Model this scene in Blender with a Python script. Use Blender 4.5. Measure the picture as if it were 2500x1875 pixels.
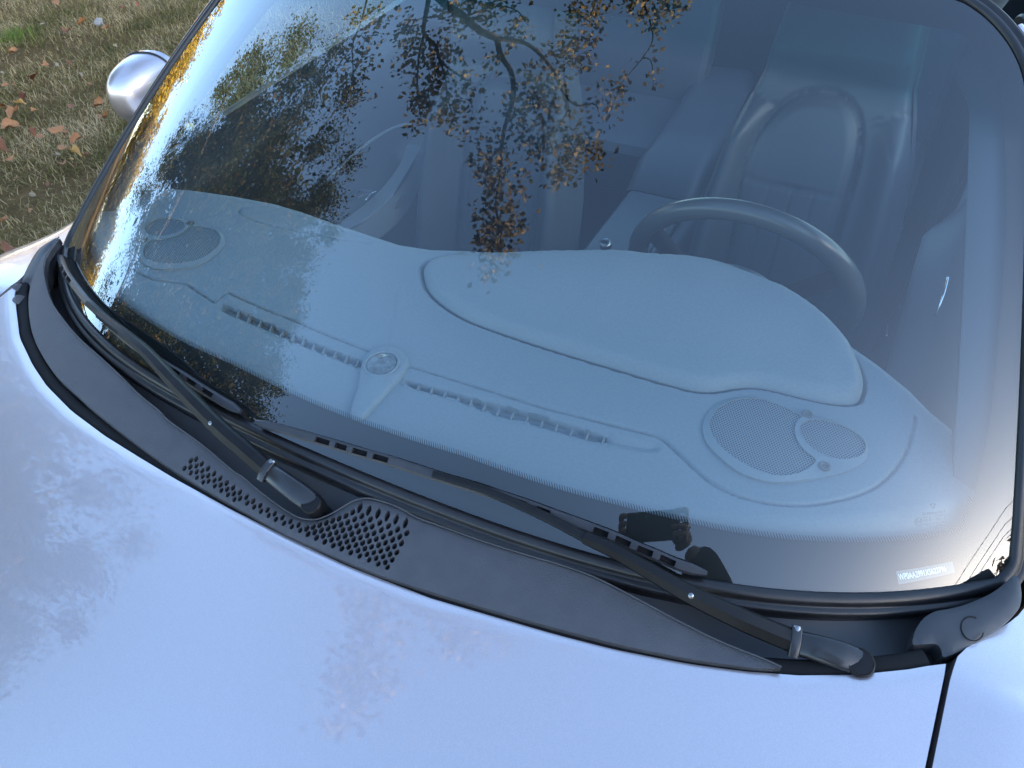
import bpy, bmesh, math, random
import numpy as np
from mathutils import Vector, Matrix
from mathutils.geometry import delaunay_2d_cdt

for o in list(bpy.data.objects):
    bpy.data.objects.remove(o, do_unlink=True)
SC = bpy.context.scene
COL = SC.collection
R = math.radians
random.seed(7)
RNG = np.random.default_rng(11)

# ------------------------------------------------------------------ camera, sky, sun, exposure
# metres; +X = the car's left (driver), +Y = towards its tail, z = 0 ground, y = 0 near the foot of the windscreen
CAM = np.array([0.48, -0.31, 1.58])
YAW, PITCH, ROLL = R(31.17), R(44.77), R(-4.06)
FOC = 1787.6                      # focal length in pixels of a 2500 x 1875 frame
PW, PH = 2500.0, 1875.0


def cam_rows():
    cy, sy, cp, sp = math.cos(YAW), math.sin(YAW), math.cos(PITCH), math.sin(PITCH)
    f = np.array([-sy * cp, cy * cp, -sp])
    r = np.array([cy, sy, 0.0])
    u = np.cross(r, f)
    c, s = math.cos(ROLL), math.sin(ROLL)
    return np.array([c * r + s * u, -s * r + c * u, f])


CR = cam_rows()
cam_data = bpy.data.cameras.new('camera')
cam_data.sensor_width = 36.0
cam_data.lens = FOC / PW * 36.0
cam_data.clip_start = 0.01
cam_data.clip_end = 3000.0
cam = bpy.data.objects.new('camera', cam_data)
COL.objects.link(cam)
_m = Matrix.Identity(4)
for i in range(3):
    _m[i][0], _m[i][1], _m[i][2], _m[i][3] = CR[0][i], CR[1][i], -CR[2][i], CAM[i]
cam.matrix_world = _m
SC.camera = cam

SUN_AZ, SUN_EL = R(108.0), R(12.0)         # azimuth measured from +Y towards +X
world = bpy.data.worlds.new('World')
SC.world = world
world.use_nodes = True
wn = world.node_tree
wn.nodes.clear()
sky = wn.nodes.new('ShaderNodeTexSky')
sky.sky_type = 'NISHITA'
sky.sun_disc = False
sky.sun_elevation = SUN_EL
sky.sun_rotation = SUN_AZ
sky.air_density = 0.85
sky.dust_density = 1.0
sky.ozone_density = 1.7
bgn = wn.nodes.new('ShaderNodeBackground')
bgn.inputs['Strength'].default_value = 0.15
won = wn.nodes.new('ShaderNodeOutputWorld')
wn.links.new(sky.outputs[0], bgn.inputs[0])
wn.links.new(bgn.outputs[0], won.inputs[0])

sun_d = bpy.data.lights.new('sun', 'SUN')
sun_d.energy = 4.8
sun_d.angle = R(0.55)
sun_d.color = (1.0, 0.80, 0.55)
sun = bpy.data.objects.new('sun', sun_d)
COL.objects.link(sun)
_sd = Vector((math.sin(SUN_AZ) * math.cos(SUN_EL), math.cos(SUN_AZ) * math.cos(SUN_EL), math.sin(SUN_EL)))
sun.rotation_euler = _sd.to_track_quat('Z', 'Y').to_euler()
sun.location = _sd * 40

SC.view_settings.view_transform = 'Standard'
SC.view_settings.look = 'None'
SC.view_settings.exposure = 2.85
SC.view_settings.gamma = 1.0
SC.view_settings.use_curve_mapping = False
SC.render.engine = 'CYCLES'
SC.cycles.max_bounces = 10
SC.cycles.transparent_max_bounces = 16
SC.cycles.glossy_bounces = 5
SC.cycles.caustics_reflective = False
SC.cycles.caustics_refractive = False
try:
    SC.cycles.use_denoising = True
except Exception:
    pass

# ------------------------------------------------------------------ geometry helpers


def ray(px):
    px = np.asarray(px, float)
    d = np.stack([(px[..., 0] - PW / 2) / FOC, -(px[..., 1] - PH / 2) / FOC, np.ones(px.shape[:-1])], -1) @ CR
    return d / np.linalg.norm(d, axis=-1, keepdims=True)


def D(pts, s=1.13020, ox=0.0, oy=0.0):
    a = np.asarray(pts, float)
    return a * s + np.array([ox, oy])


def on_z(px, z):
    d = ray(px)
    t = (np.asarray(z) - CAM[2]) / d[..., 2]
    return CAM + t[..., None] * d


def on_func(px, f, n=40):
    d = ray(px)
    P = on_z(px, np.full(d.shape[:-1], 0.95))
    for _ in range(n):
        P = on_z(px, f(P[..., 0], P[..., 1]))
    return P


def cr_curve(pts, n, closed=False):
    P = np.asarray(pts, float)
    m = len(P)
    if closed:
        Q = np.vstack([P[-1], P, P[0], P[1]])
        segs = m
    else:
        Q = np.vstack([2 * P[0] - P[1], P, 2 * P[-1] - P[-2]])
        segs = m - 1
    dense = []
    for i in range(segs):
        p0, p1, p2, p3 = Q[i], Q[i + 1], Q[i + 2], Q[i + 3]
        for k in range(24):
            t = k / 24.0
            dense.append(0.5 * ((2 * p1) + (-p0 + p2) * t + (2 * p0 - 5 * p1 + 4 * p2 - p3) * t * t + (-p0 + 3 * p1 - 3 * p2 + p3) * t ** 3))
    dense.append(P[0] if closed else P[-1])
    dense = np.array(dense)
    L = np.concatenate([[0], np.cumsum(np.linalg.norm(np.diff(dense, axis=0), axis=1))])
    if closed:
        u = np.linspace(0, L[-1], n + 1)[:-1]
    else:
        u = np.linspace(0, L[-1], n)
    return np.stack([np.interp(u, L, dense[:, k]) for k in range(P.shape[1])], -1)


def resample(P, n, closed=False):
    P = np.asarray(P, float)
    if closed:
        P = np.vstack([P, P[:1]])
    L = np.concatenate([[0], np.cumsum(np.linalg.norm(np.diff(P, axis=0), axis=1))])
    u = np.linspace(0, L[-1], n + 1)[:-1] if closed else np.linspace(0, L[-1], n)
    return np.stack([np.interp(u, L, P[:, k]) for k in range(P.shape[1])], -1)


def new_mesh(name, verts, faces, mat=None, parent=None, smooth=True, attr=None, angle=None):
    me = bpy.data.meshes.new(name)
    me.from_pydata([tuple(map(float, v)) for v in verts], [], [tuple(int(i) for i in f) for f in faces])
    if attr:
        for k, vals in attr.items():
            a = me.attributes.new(k, 'FLOAT', 'POINT')
            a.data.foreach_set('value', np.asarray(vals, np.float32))
    bm = bmesh.new()
    bm.from_mesh(me)
    bmesh.ops.recalc_face_normals(bm, faces=bm.faces) if False else None
    bm.to_mesh(me)
    bm.free()
    if smooth:
        me.polygons.foreach_set('use_smooth', [True] * len(me.polygons))
        if angle is not None:
            me.set_sharp_from_angle(angle=R(angle))
    return link(name, me, mat, parent)


def link(name, me, mat=None, parent=None):
    o = bpy.data.objects.new(name, me)
    COL.objects.link(o)
    if mat is not None:
        me.materials.clear()
        me.materials.append(mat)
    if parent is not None:
        o.parent = parent
    return o


def fix_normals(o):
    me = o.data
    bm = bmesh.new()
    bm.from_mesh(me)
    bmesh.ops.recalc_face_normals(bm, faces=bm.faces)
    bm.to_mesh(me)
    bm.free()
    return o


def merge(o, d=1e-5):
    bm = bmesh.new()
    bm.from_mesh(o.data)
    bmesh.ops.remove_doubles(bm, verts=bm.verts, dist=d)
    bmesh.ops.recalc_face_normals(bm, faces=bm.faces)
    bm.to_mesh(o.data)
    bm.free()
    return o


def empty(name, loc=(0, 0, 0), parent=None):
    o = bpy.data.objects.new(name, None)
    COL.objects.link(o)
    o.location = loc
    o.empty_display_size = 0.1
    if parent is not None:
        o.parent = parent
    return o


def tag(o, label=None, cat=None, group=None, kind=None):
    if label:
        o['label'] = label
    if cat:
        o['category'] = cat
    if group:
        o['group'] = group
    if kind:
        o['kind'] = kind
    return o


def grid_faces(nu, nv, close_u=False, base=0):
    F = []
    for i in range(nu if close_u else nu - 1):
        for j in range(nv - 1):
            a = base + i * nv + j
            b = base + ((i + 1) % nu) * nv + j
            F.append((a, b, b + 1, a + 1))
    return F


def frames(path, up):
    path = np.asarray(path, float)
    tg = np.gradient(path, axis=0)
    tg /= np.linalg.norm(tg, axis=1, keepdims=True)
    up = np.broadcast_to(np.asarray(up, float), path.shape)
    side = np.cross(tg, up)
    side /= np.linalg.norm(side, axis=1, keepdims=True)
    upn = np.cross(side, tg)
    return tg, side, upn


def sweep(name, path, up, profile, mat, parent=None, scale=None, closed_profile=True, caps=True, smooth=True, angle=50, closed_path=False):
    """profile: list of (side, up) offsets; scale: per-point (ws, wu)."""
    path = np.asarray(path, float)
    n = len(path)
    if closed_path:
        ext = np.vstack([path[-1:], path, path[:1]])
        upx = np.asarray(up, float)
        if upx.ndim == 2:
            upx = np.vstack([upx[-1:], upx, upx[:1]])
        _, side, upn = frames(ext, upx)
        side, upn = side[1:-1], upn[1:-1]
    else:
        _, side, upn = frames(path, up)
    prof = np.asarray(profile, float)
    if scale is None:
        scale = np.ones((n, 2))
    scale = np.asarray(scale, float)
    if scale.ndim == 1:
        scale = np.stack([scale, scale], -1)
    m = len(prof)
    V = (path[:, None] + side[:, None] * (prof[None, :, 0] * scale[:, None, 0])[..., None]
         + upn[:, None] * (prof[None, :, 1] * scale[:, None, 1])[..., None]).reshape(-1, 3)
    F = []
    for i in range(n if closed_path else n - 1):
        i2 = (i + 1) % n
        for j in range(m if closed_profile else m - 1):
            j2 = (j + 1) % m
            F.append((i * m + j, i * m + j2, i2 * m + j2, i2 * m + j))
    if caps and closed_profile and not closed_path:
        F.append(tuple(range(m - 1, -1, -1)))
        F.append(tuple(range((n - 1) * m, n * m)))
    return fix_normals(new_mesh(name, V, F, mat, parent, smooth, angle=angle))


def rrect(w, h, r, k=4, h0=None):
    """rounded rectangle centred on 0, half sizes w,h"""
    out = []
    for cx, cy, a0 in ((w - r, h - r, 0), (-w + r, h - r, 90), (-w + r, -h + r, 180), (w - r, -h + r, 270)):
        for i in range(k + 1):
            a = R(a0 + 90.0 * i / k)
            out.append((cx + r * math.cos(a), cy + r * math.sin(a)))
    return out


def circle(r, n=12, ry=None):
    ry = r if ry is None else ry
    return [(r * math.cos(2 * math.pi * i / n), ry * math.sin(2 * math.pi * i / n)) for i in range(n)]


def tube(name, path, radius, mat, parent=None, n=8, up=(0, 0.12, 1)):
    path = np.asarray(path, float)
    rad = np.full(len(path), radius) if np.isscalar(radius) else np.asarray(radius, float)
    return sweep(name, path, up, circle(1.0, n), mat, parent, scale=np.stack([rad, rad], -1), angle=70)


def box(name, c, size, mat, parent=None, bevel=0.0, rot=None, seg=2):
    bm = bmesh.new()
    bmesh.ops.create_cube(bm, size=1.0)
    bmesh.ops.scale(bm, vec=size, verts=bm.verts)
    if bevel > 0:
        bmesh.ops.bevel(bm, geom=bm.edges[:], offset=bevel, segments=seg, profile=0.6, affect='EDGES')
    if rot is not None:
        bmesh.ops.transform(bm, matrix=rot, verts=bm.verts)
    bmesh.ops.translate(bm, vec=c, verts=bm.verts)
    me = bpy.data.meshes.new(name)
    bm.to_mesh(me)
    bm.free()
    me.polygons.foreach_set('use_smooth', [True] * len(me.polygons))
    me.set_sharp_from_angle(angle=R(35))
    return link(name, me, mat, parent)


def lathe_on(name, c, axis, prof, mat, parent=None, n=24):
    """prof: list of (radius, height along axis)"""
    axis = np.asarray(axis, float)
    axis = axis / np.linalg.norm(axis)
    a = np.cross(axis, [0.3, 1, 0.1])
    a /= np.linalg.norm(a)
    b = np.cross(axis, a)
    V, F = [], []
    m = len(prof)
    for i in range(n):
        t = 2 * math.pi * i / n
        for (r, h) in prof:
            V.append(np.asarray(c) + axis * h + (a * math.cos(t) + b * math.sin(t)) * r)
    F = grid_faces(n, m, close_u=True)
    F.append(tuple(i * m + m - 1 for i in range(n)))
    F.append(tuple(i * m for i in range(n - 1, -1, -1)))
    return fix_normals(new_mesh(name, V, F, mat, parent, True, angle=40))


def plate(name, outer, holes, zf, thick, mat, parent=None, fill=None, bevel=0.0):
    """flat sheet in plan (x, y) with holes, lifted to z = zf(x, y), with edge walls going down by thick"""
    pts, edges = [], []
    rings = [np.asarray(outer, float)[:, :2]] + [np.asarray(h, float)[:, :2] for h in holes]
    for r_ in rings:
        b = len(pts)
        pts += [Vector((float(p[0]), float(p[1]))) for p in r_]
        edges += [(b + i, b + (i + 1) % len(r_)) for i in range(len(r_))]
    if fill is not None:
        pts += [Vector((float(p[0]), float(p[1]))) for p in fill]
    v2, e2, f2, _, _, _ = delaunay_2d_cdt(pts, edges, [], 1, 1e-7)
    xy = np.array([(v.x, v.y) for v in v2])
    z = zf(xy[:, 0], xy[:, 1])
    V = [np.array([xy[i, 0], xy[i, 1], z[i]]) for i in range(len(xy))]
    cen = np.array([xy[list(f)].mean(0) for f in f2])
    drop = ~inside_poly(cen[:, 0], cen[:, 1], rings[0])
    for r_ in rings[1:]:
        lo, hi = r_.min(0), r_.max(0)
        near = (cen[:, 0] > lo[0]) & (cen[:, 0] < hi[0]) & (cen[:, 1] > lo[1]) & (cen[:, 1] < hi[1])
        k = np.where(near)[0]
        if len(k):
            drop[k] |= inside_poly(cen[k, 0], cen[k, 1], r_)
    F = []
    for i, f in enumerate(f2):
        if drop[i]:
            continue
        f = tuple(f)
        p, q, w = xy[f[0]], xy[f[1]], xy[f[2]]
        if (q[0] - p[0]) * (w[1] - p[1]) - (q[1] - p[1]) * (w[0] - p[0]) < 0:
            f = f[::-1]
        F.append(f)
    for h, r_ in enumerate(rings):
        b = len(V)
        k = len(r_)
        zz = zf(r_[:, 0], r_[:, 1])
        area = 0.5 * np.sum(r_[:, 0] * np.roll(r_[:, 1], -1) - np.roll(r_[:, 0], -1) * r_[:, 1])
        for i in range(k):
            V.append(np.array([r_[i, 0], r_[i, 1], zz[i]]))
            V.append(np.array([r_[i, 0], r_[i, 1], zz[i] - thick]))
        for i in range(k):
            j = (i + 1) % k
            f = (b + 2 * i, b + 2 * i + 1, b + 2 * j + 1, b + 2 * j)
            F.append(f if (area > 0) == (h == 0) else f[::-1])
    return new_mesh(name, V, F, mat, parent, True)


def inside_poly(x, y, poly):
    x = np.asarray(x)
    y = np.asarray(y)
    ins = np.zeros(x.shape, bool)
    n = len(poly)
    for i in range(n):
        x1, y1 = poly[i][:2]
        x2, y2 = poly[(i + 1) % n][:2]
        c = ((y1 > y) != (y2 > y))
        if not c.any():
            continue
        xi = (x2 - x1) * (y - y1) / ((y2 - y1) if y2 != y1 else 1e-12) + x1
        ins ^= c & (x < xi)
    return ins


def dist_poly(x, y, P, closed=False):
    x = np.asarray(x)
    y = np.asarray(y)
    d = np.full(x.shape, 1e9)
    n = len(P)
    for i in range(n if closed else n - 1):
        a = np.asarray(P[i][:2], float)
        b = np.asarray(P[(i + 1) % n][:2], float)
        ab = b - a
        L2 = (ab ** 2).sum() + 1e-15
        t = np.clip(((x - a[0]) * ab[0] + (y - a[1]) * ab[1]) / L2, 0, 1)
        d = np.minimum(d, np.hypot(x - a[0] - t * ab[0], y - a[1] - t * ab[1]))
    return d


def smooth01(t):
    t = np.clip(t, 0, 1)
    return t * t * (3 - 2 * t)


def text_mesh(s, size=1.0, bold=0.0):
    cu = bpy.data.curves.new('letters', 'FONT')
    cu.body = s
    cu.size = size
    cu.offset = bold
    o = bpy.data.objects.new('letters', cu)
    COL.objects.link(o)
    bpy.context.view_layer.update()
    dg = bpy.context.evaluated_depsgraph_get()
    me = bpy.data.meshes.new_from_object(o.evaluated_get(dg))
    bpy.data.objects.remove(o, do_unlink=True)
    v = np.array([tuple(p.co) for p in me.vertices])
    f = [tuple(p.vertices) for p in me.polygons]
    bpy.data.meshes.remove(me)
    return v, f


# ------------------------------------------------------------------ materials


def mat_new(name):
    m = bpy.data.materials.new(name)
    m.use_nodes = True
    nt = m.node_tree
    nt.nodes.clear()
    out = nt.nodes.new('ShaderNodeOutputMaterial')
    return m, nt, out


def N(nt, t, **kw):
    n = nt.nodes.new(t)
    for k, v in kw.items():
        setattr(n, k, v)
    return n


def ramp(nt, fac, stops):
    r = nt.nodes.new('ShaderNodeValToRGB')
    el = r.color_ramp.elements
    while len(el) < len(stops):
        el.new(0.5)
    for e, (p, c) in zip(el, stops):
        e.position = p
        e.color = (c[0], c[1], c[2], 1)
    nt.links.new(fac, r.inputs[0])
    return r.outputs[0]


def pbr(name, color, rough=0.5, metal=0.0, spec=0.5, coat=0.0, coat_rough=0.03, noise=None, bump=None, rough_var=0.0, sheen=0.0, trans=0.0):
    """noise: (scale, amount) colour variation; bump: (scale, strength, distance, kind)"""
    m, nt, out = mat_new(name)
    b = N(nt, 'ShaderNodeBsdfPrincipled')
    b.inputs['Base Color'].default_value = (*color, 1)
    b.inputs['Roughness'].default_value = rough
    b.inputs['Metallic'].default_value = metal
    b.inputs['Specular IOR Level'].default_value = spec
    b.inputs['Coat Weight'].default_value = coat
    b.inputs['Coat Roughness'].default_value = coat_rough
    b.inputs['Sheen Weight'].default_value = sheen
    tc = N(nt, 'ShaderNodeTexCoord')
    if noise:
        nz = N(nt, 'ShaderNodeTexNoise')
        nz.inputs['Scale'].default_value = noise[0]
        nz.inputs['Detail'].default_value = 6
        nt.links.new(tc.outputs['Object'], nz.inputs['Vector'])
        a = noise[1]
        c = ramp(nt, nz.outputs['Fac'], [(0.25, tuple(x * (1 - a) for x in color)), (0.75, tuple(min(1, x * (1 + a)) for x in color))])
        nt.links.new(c, b.inputs['Base Color'])
        if rough_var:
            mr = N(nt, 'ShaderNodeMapRange')
            mr.inputs['To Min'].default_value = rough - rough_var
            mr.inputs['To Max'].default_value = rough + rough_var
            nt.links.new(nz.outputs['Fac'], mr.inputs['Value'])
            nt.links.new(mr.outputs[0], b.inputs['Roughness'])
    if bump:
        kind = bump[3] if len(bump) > 3 else 'noise'
        if kind == 'voronoi':
            tx = N(nt, 'ShaderNodeTexVoronoi')
            so = tx.outputs['Distance']
        else:
            tx = N(nt, 'ShaderNodeTexNoise')
            tx.inputs['Detail'].default_value = 4
            so = tx.outputs['Fac']
        tx.inputs['Scale'].default_value = bump[0]
        nt.links.new(tc.outputs['Object'], tx.inputs['Vector'])
        bp = N(nt, 'ShaderNodeBump')
        bp.inputs['Strength'].default_value = bump[1]
        bp.inputs['Distance'].default_value = bump[2]
        nt.links.new(so, bp.inputs['Height'])
        nt.links.new(bp.outputs[0], b.inputs['Normal'])
    nt.links.new(b.outputs[0], out.inputs[0])
    return m


M = {}


def paint_mat():
    m, nt, out = mat_new('silver_paint')
    b = N(nt, 'ShaderNodeBsdfPrincipled')
    tc = N(nt, 'ShaderNodeTexCoord')
    # fine metallic flake
    v = N(nt, 'ShaderNodeTexVoronoi')
    v.inputs['Scale'].default_value = 1800.0
    nt.links.new(tc.outputs['Object'], v.inputs['Vector'])
    mr = N(nt, 'ShaderNodeMapRange')
    mr.inputs['To Min'].default_value = 0.52
    mr.inputs['To Max'].default_value = 0.62
    nt.links.new(v.outputs['Color'], mr.inputs['Value'])
    cb = N(nt, 'ShaderNodeCombineColor')
    for k, f in zip(('Red', 'Green', 'Blue'), (1.14, 1.01, 1.03)):
        mu = N(nt, 'ShaderNodeMath', operation='MULTIPLY')
        mu.inputs[1].default_value = f
        nt.links.new(mr.outputs[0], mu.inputs[0])
        nt.links.new(mu.outputs[0], cb.inputs[k])
    nt.links.new(cb.outputs[0], b.inputs['Base Color'])
    b.inputs['Metallic'].default_value = 0.9
    b.inputs['Roughness'].default_value = 0.37
    b.inputs['Coat Weight'].default_value = 1.0
    b.inputs['Coat Roughness'].default_value = 0.02
    b.inputs['Coat IOR'].default_value = 1.78
    # faint orange peel in the lacquer
    nz = N(nt, 'ShaderNodeTexNoise')
    nz.inputs['Scale'].default_value = 160.0
    nt.links.new(tc.outputs['Object'], nz.inputs['Vector'])
    bp = N(nt, 'ShaderNodeBump')
    bp.inputs['Strength'].default_value = 0.008
    bp.inputs['Distance'].default_value = 0.0006
    nt.links.new(nz.outputs['Fac'], bp.inputs['Height'])
    nt.links.new(bp.outputs[0], b.inputs['Coat Normal'])
    nt.links.new(b.outputs[0], out.inputs[0])
    return m


def glass_mat(name, tint, shade=None, dust=0.0):
    """thin automotive glass: see-through with a mirror-like Fresnel reflection from both faces"""
    m, nt, out = mat_new(name)
    tr = N(nt, 'ShaderNodeBsdfTransparent')
    tr.inputs[0].default_value = (*tint, 1)
    if shade:
        at = N(nt, 'ShaderNodeAttribute')
        at.attribute_name = 'rise'
        c = ramp(nt, at.outputs['Fac'], shade)
        nt.links.new(c, tr.inputs[0])
    gl = N(nt, 'ShaderNodeBsdfGlossy')
    gl.inputs['Roughness'].default_value = 0.0
    gl.inputs['Color'].default_value = (1, 1, 1, 1)
    fr = N(nt, 'ShaderNodeFresnel')
    fr.inputs['IOR'].default_value = 1.53
    geo = N(nt, 'ShaderNodeNewGeometry')
    # same reflectance from either side of the sheet: 2F/(1+F)
    lw = N(nt, 'ShaderNodeMath', operation='ADD')
    lw.inputs[1].default_value = 1.0
    nt.links.new(fr.outputs[0], lw.inputs[0])
    m2 = N(nt, 'ShaderNodeMath', operation='MULTIPLY')
    m2.inputs[1].default_value = 2.0
    nt.links.new(fr.outputs[0], m2.inputs[0])
    dv = N(nt, 'ShaderNodeMath', operation='DIVIDE')
    nt.links.new(m2.outputs[0], dv.inputs[0])
    nt.links.new(lw.outputs[0], dv.inputs[1])
    inv = N(nt, 'ShaderNodeMath', operation='SUBTRACT')
    inv.inputs[0].default_value = 1.0
    nt.links.new(geo.outputs['Backfacing'], inv.inputs[1])
    fm = N(nt, 'ShaderNodeMath', operation='MULTIPLY')
    nt.links.new(dv.outputs[0], fm.inputs[0])
    nt.links.new(inv.outputs[0], fm.inputs[1])
    bf = N(nt, 'ShaderNodeMath', operation='MULTIPLY')
    bf.inputs[1].default_value = 0.08
    nt.links.new(geo.outputs['Backfacing'], bf.inputs[0])
    ad = N(nt, 'ShaderNodeMath', operation='ADD')
    nt.links.new(fm.outputs[0], ad.inputs[0])
    nt.links.new(bf.outputs[0], ad.inputs[1])
    mx = N(nt, 'ShaderNodeMixShader')
    nt.links.new(ad.outputs[0], mx.inputs[0])
    nt.links.new(tr.outputs[0], mx.inputs[1])
    nt.links.new(gl.outputs[0], mx.inputs[2])
    if dust:
        # thin uneven film of road dust with a few specks
        tc = N(nt, 'ShaderNodeTexCoord')
        nz = N(nt, 'ShaderNodeTexNoise')
        nz.inputs['Scale'].default_value = 5.0
        nz.inputs['Detail'].default_value = 7
        nt.links.new(tc.outputs['Object'], nz.inputs['Vector'])
        vo = N(nt, 'ShaderNodeTexVoronoi')
        vo.inputs['Scale'].default_value = 70.0
        nt.links.new(tc.outputs['Object'], vo.inputs['Vector'])
        sp = N(nt, 'ShaderNodeMath', operation='LESS_THAN')
        sp.inputs[1].default_value = 0.022
        nt.links.new(vo.outputs['Distance'], sp.inputs[0])
        sq = N(nt, 'ShaderNodeMath', operation='MULTIPLY')
        sq.inputs[1].default_value = 0.30
        nt.links.new(sp.outputs[0], sq.inputs[0])
        mr = N(nt, 'ShaderNodeMapRange')
        mr.inputs['From Min'].default_value = 0.35
        mr.inputs['From Max'].default_value = 0.75
        mr.inputs['To Min'].default_value = dust * 0.35
        mr.inputs['To Max'].default_value = dust * 1.3
        nt.links.new(nz.outputs['Fac'], mr.inputs['Value'])
        ad2 = N(nt, 'ShaderNodeMath', operation='ADD')
        nt.links.new(mr.outputs[0], ad2.inputs[0])
        nt.links.new(sq.outputs[0], ad2.inputs[1])
        df = N(nt, 'ShaderNodeBsdfDiffuse')
        df.inputs['Color'].default_value = (0.55, 0.53, 0.50, 1)
        m3 = N(nt, 'ShaderNodeMixShader')
        nt.links.new(ad2.outputs[0], m3.inputs[0])
        nt.links.new(mx.outputs[0], m3.inputs[1])
        nt.links.new(df.outputs[0], m3.inputs[2])
        mx = m3
    nt.links.new(mx.outputs[0], out.inputs[0])
    return m


def leaf_mat(name, stops, trans=0.35, rough=0.55, patch=0.0, spec=0.2):
    m, nt, out = mat_new(name)
    geo = N(nt, 'ShaderNodeNewGeometry')
    fac = geo.outputs['Random Per Island']
    if patch:
        tc = N(nt, 'ShaderNodeTexCoord')
        nz = N(nt, 'ShaderNodeTexNoise')
        nz.inputs['Scale'].default_value = 2.6
        nz.inputs['Detail'].default_value = 5
        nt.links.new(tc.outputs['Object'], nz.inputs['Vector'])
        mr = N(nt, 'ShaderNodeMapRange')
        mr.inputs['From Min'].default_value = 0.3
        mr.inputs['From Max'].default_value = 0.7
        nt.links.new(nz.outputs['Fac'], mr.inputs['Value'])
        mm = N(nt, 'ShaderNodeMix', data_type='FLOAT')
        mm.inputs[0].default_value = patch
        nt.links.new(fac, mm.inputs[2])
        nt.links.new(mr.outputs[0], mm.inputs[3])
        fac = mm.outputs[0]
    c = ramp(nt, fac, stops)
    b = N(nt, 'ShaderNodeBsdfPrincipled')
    b.inputs['Roughness'].default_value = rough
    b.inputs['Specular IOR Level'].default_value = spec
    nt.links.new(c, b.inputs['Base Color'])
    t = N(nt, 'ShaderNodeBsdfTranslucent')
    nt.links.new(c, t.inputs['Color'])
    mx = N(nt, 'ShaderNodeMixShader')
    mx.inputs[0].default_value = trans
    nt.links.new(b.outputs[0], mx.inputs[1])
    nt.links.new(t.outputs[0], mx.inputs[2])
    nt.links.new(mx.outputs[0], out.inputs[0])
    return m


M['paint'] = paint_mat()
M['glass'] = glass_mat('windscreen_glass', (0.78, 0.87, 0.88),
                       shade=[(0.0, (0.78, 0.87, 0.88)), (0.785, (0.78, 0.87, 0.88)), (0.835, (0.06, 0.36, 0.40)), (1.0, (0.015, 0.14, 0.17))], dust=0.004)
M['side_glass'] = glass_mat('side_glass', (0.78, 0.88, 0.86))
M['frit'] = pbr('ceramic_black', (0.010, 0.010, 0.011), 0.6, spec=0.2)
M['rubber'] = pbr('black_rubber', (0.016, 0.016, 0.018), 0.38, spec=0.45, noise=(30, 0.25), rough_var=0.08)
M['cowl'] = pbr('grained_black_plastic', (0.060, 0.061, 0.068), 0.50, spec=0.5, bump=(700, 0.5, 0.0008, 'voronoi'), noise=(40, 0.14), rough_var=0.08)
M['trim'] = pbr('smooth_black_plastic', (0.040, 0.041, 0.045), 0.42, spec=0.5, noise=(22, 0.2), rough_var=0.07)
M['bow'] = pbr('grey_black_wiper_bow', (0.030, 0.030, 0.034), 0.36, spec=0.5, noise=(40, 0.25), rough_var=0.08)
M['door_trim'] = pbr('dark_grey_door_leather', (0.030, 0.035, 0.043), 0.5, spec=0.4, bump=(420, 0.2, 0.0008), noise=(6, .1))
M['wiper'] = pbr('satin_black_wiper', (0.009, 0.009, 0.010), 0.42, spec=0.22, noise=(40, 0.3), rough_var=0.1)
M['soft_rubber'] = pbr('soft_black_seal', (0.008, 0.008, 0.009), 0.75, spec=0.2, noise=(30, .3))
M['gloss_wiper'] = pbr('gloss_black_metal', (0.022, 0.022, 0.024), 0.24, metal=0.0, spec=0.55, noise=(30, 0.2), rough_var=0.06)
M['steel'] = pbr('dull_steel', (0.30, 0.30, 0.31), 0.30, metal=1.0)
M['chrome'] = pbr('chrome', (0.85, 0.85, 0.86), 0.08, metal=1.0)
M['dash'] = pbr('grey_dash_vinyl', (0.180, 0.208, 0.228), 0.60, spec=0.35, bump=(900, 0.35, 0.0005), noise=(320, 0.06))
M['dash_dark'] = pbr('grey_vinyl_recess', (0.10, 0.105, 0.11), 0.7)
M['leather'] = pbr('grey_leather', (0.058, 0.070, 0.086), 0.42, spec=0.45, bump=(420, 0.22, 0.0008), noise=(6, 0.10))
M['carpet'] = pbr('grey_carpet', (0.055, 0.058, 0.065), 0.95, spec=0.1, bump=(500, 0.8, 0.003))
M['dark'] = pbr('black_interior', (0.012, 0.012, 0.013), 0.8, spec=0.2)

# ------------------------------------------------------------------ windscreen surface (s across, t up)
G = [0.0387, 0.1406, 0.5033, 0.9398, -0.0507, 0.6879, 0.1713, 1.3127, -0.1245, 0.7072, 0.5593, 0.0205]


def gsurf(s, t):
    y0, a, b, z0, c, yt, at, zt, ct, xb, xt, k = G
    s = np.asarray(s, float)
    t = np.asarray(t, float)
    X = s * xb
    B = np.stack([X, y0 + a * X ** 2 + b * X ** 4, z0 + c * X ** 2], -1)
    X2 = s * xt
    T = np.stack([X2, yt + at * X2 ** 2, zt + ct * X2 ** 2], -1)
    P = B * (1 - t)[..., None] + T * t[..., None]
    P[..., 1] += -0.5 * k * 4 * t * (1 - t)
    P[..., 2] += 0.87 * k * 4 * t * (1 - t)
    return P


def gnorm(s, t, h=1e-3):
    s = np.asarray(s, float)
    t = np.asarray(t, float)
    n = np.cross(gsurf(s + h, t) - gsurf(s - h, t), gsurf(s, t + h) - gsurf(s, t - h))
    return n / np.linalg.norm(n, axis=-1, keepdims=True)


def goff(s, t, h):
    return gsurf(s, t) + gnorm(s, t) * h


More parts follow.
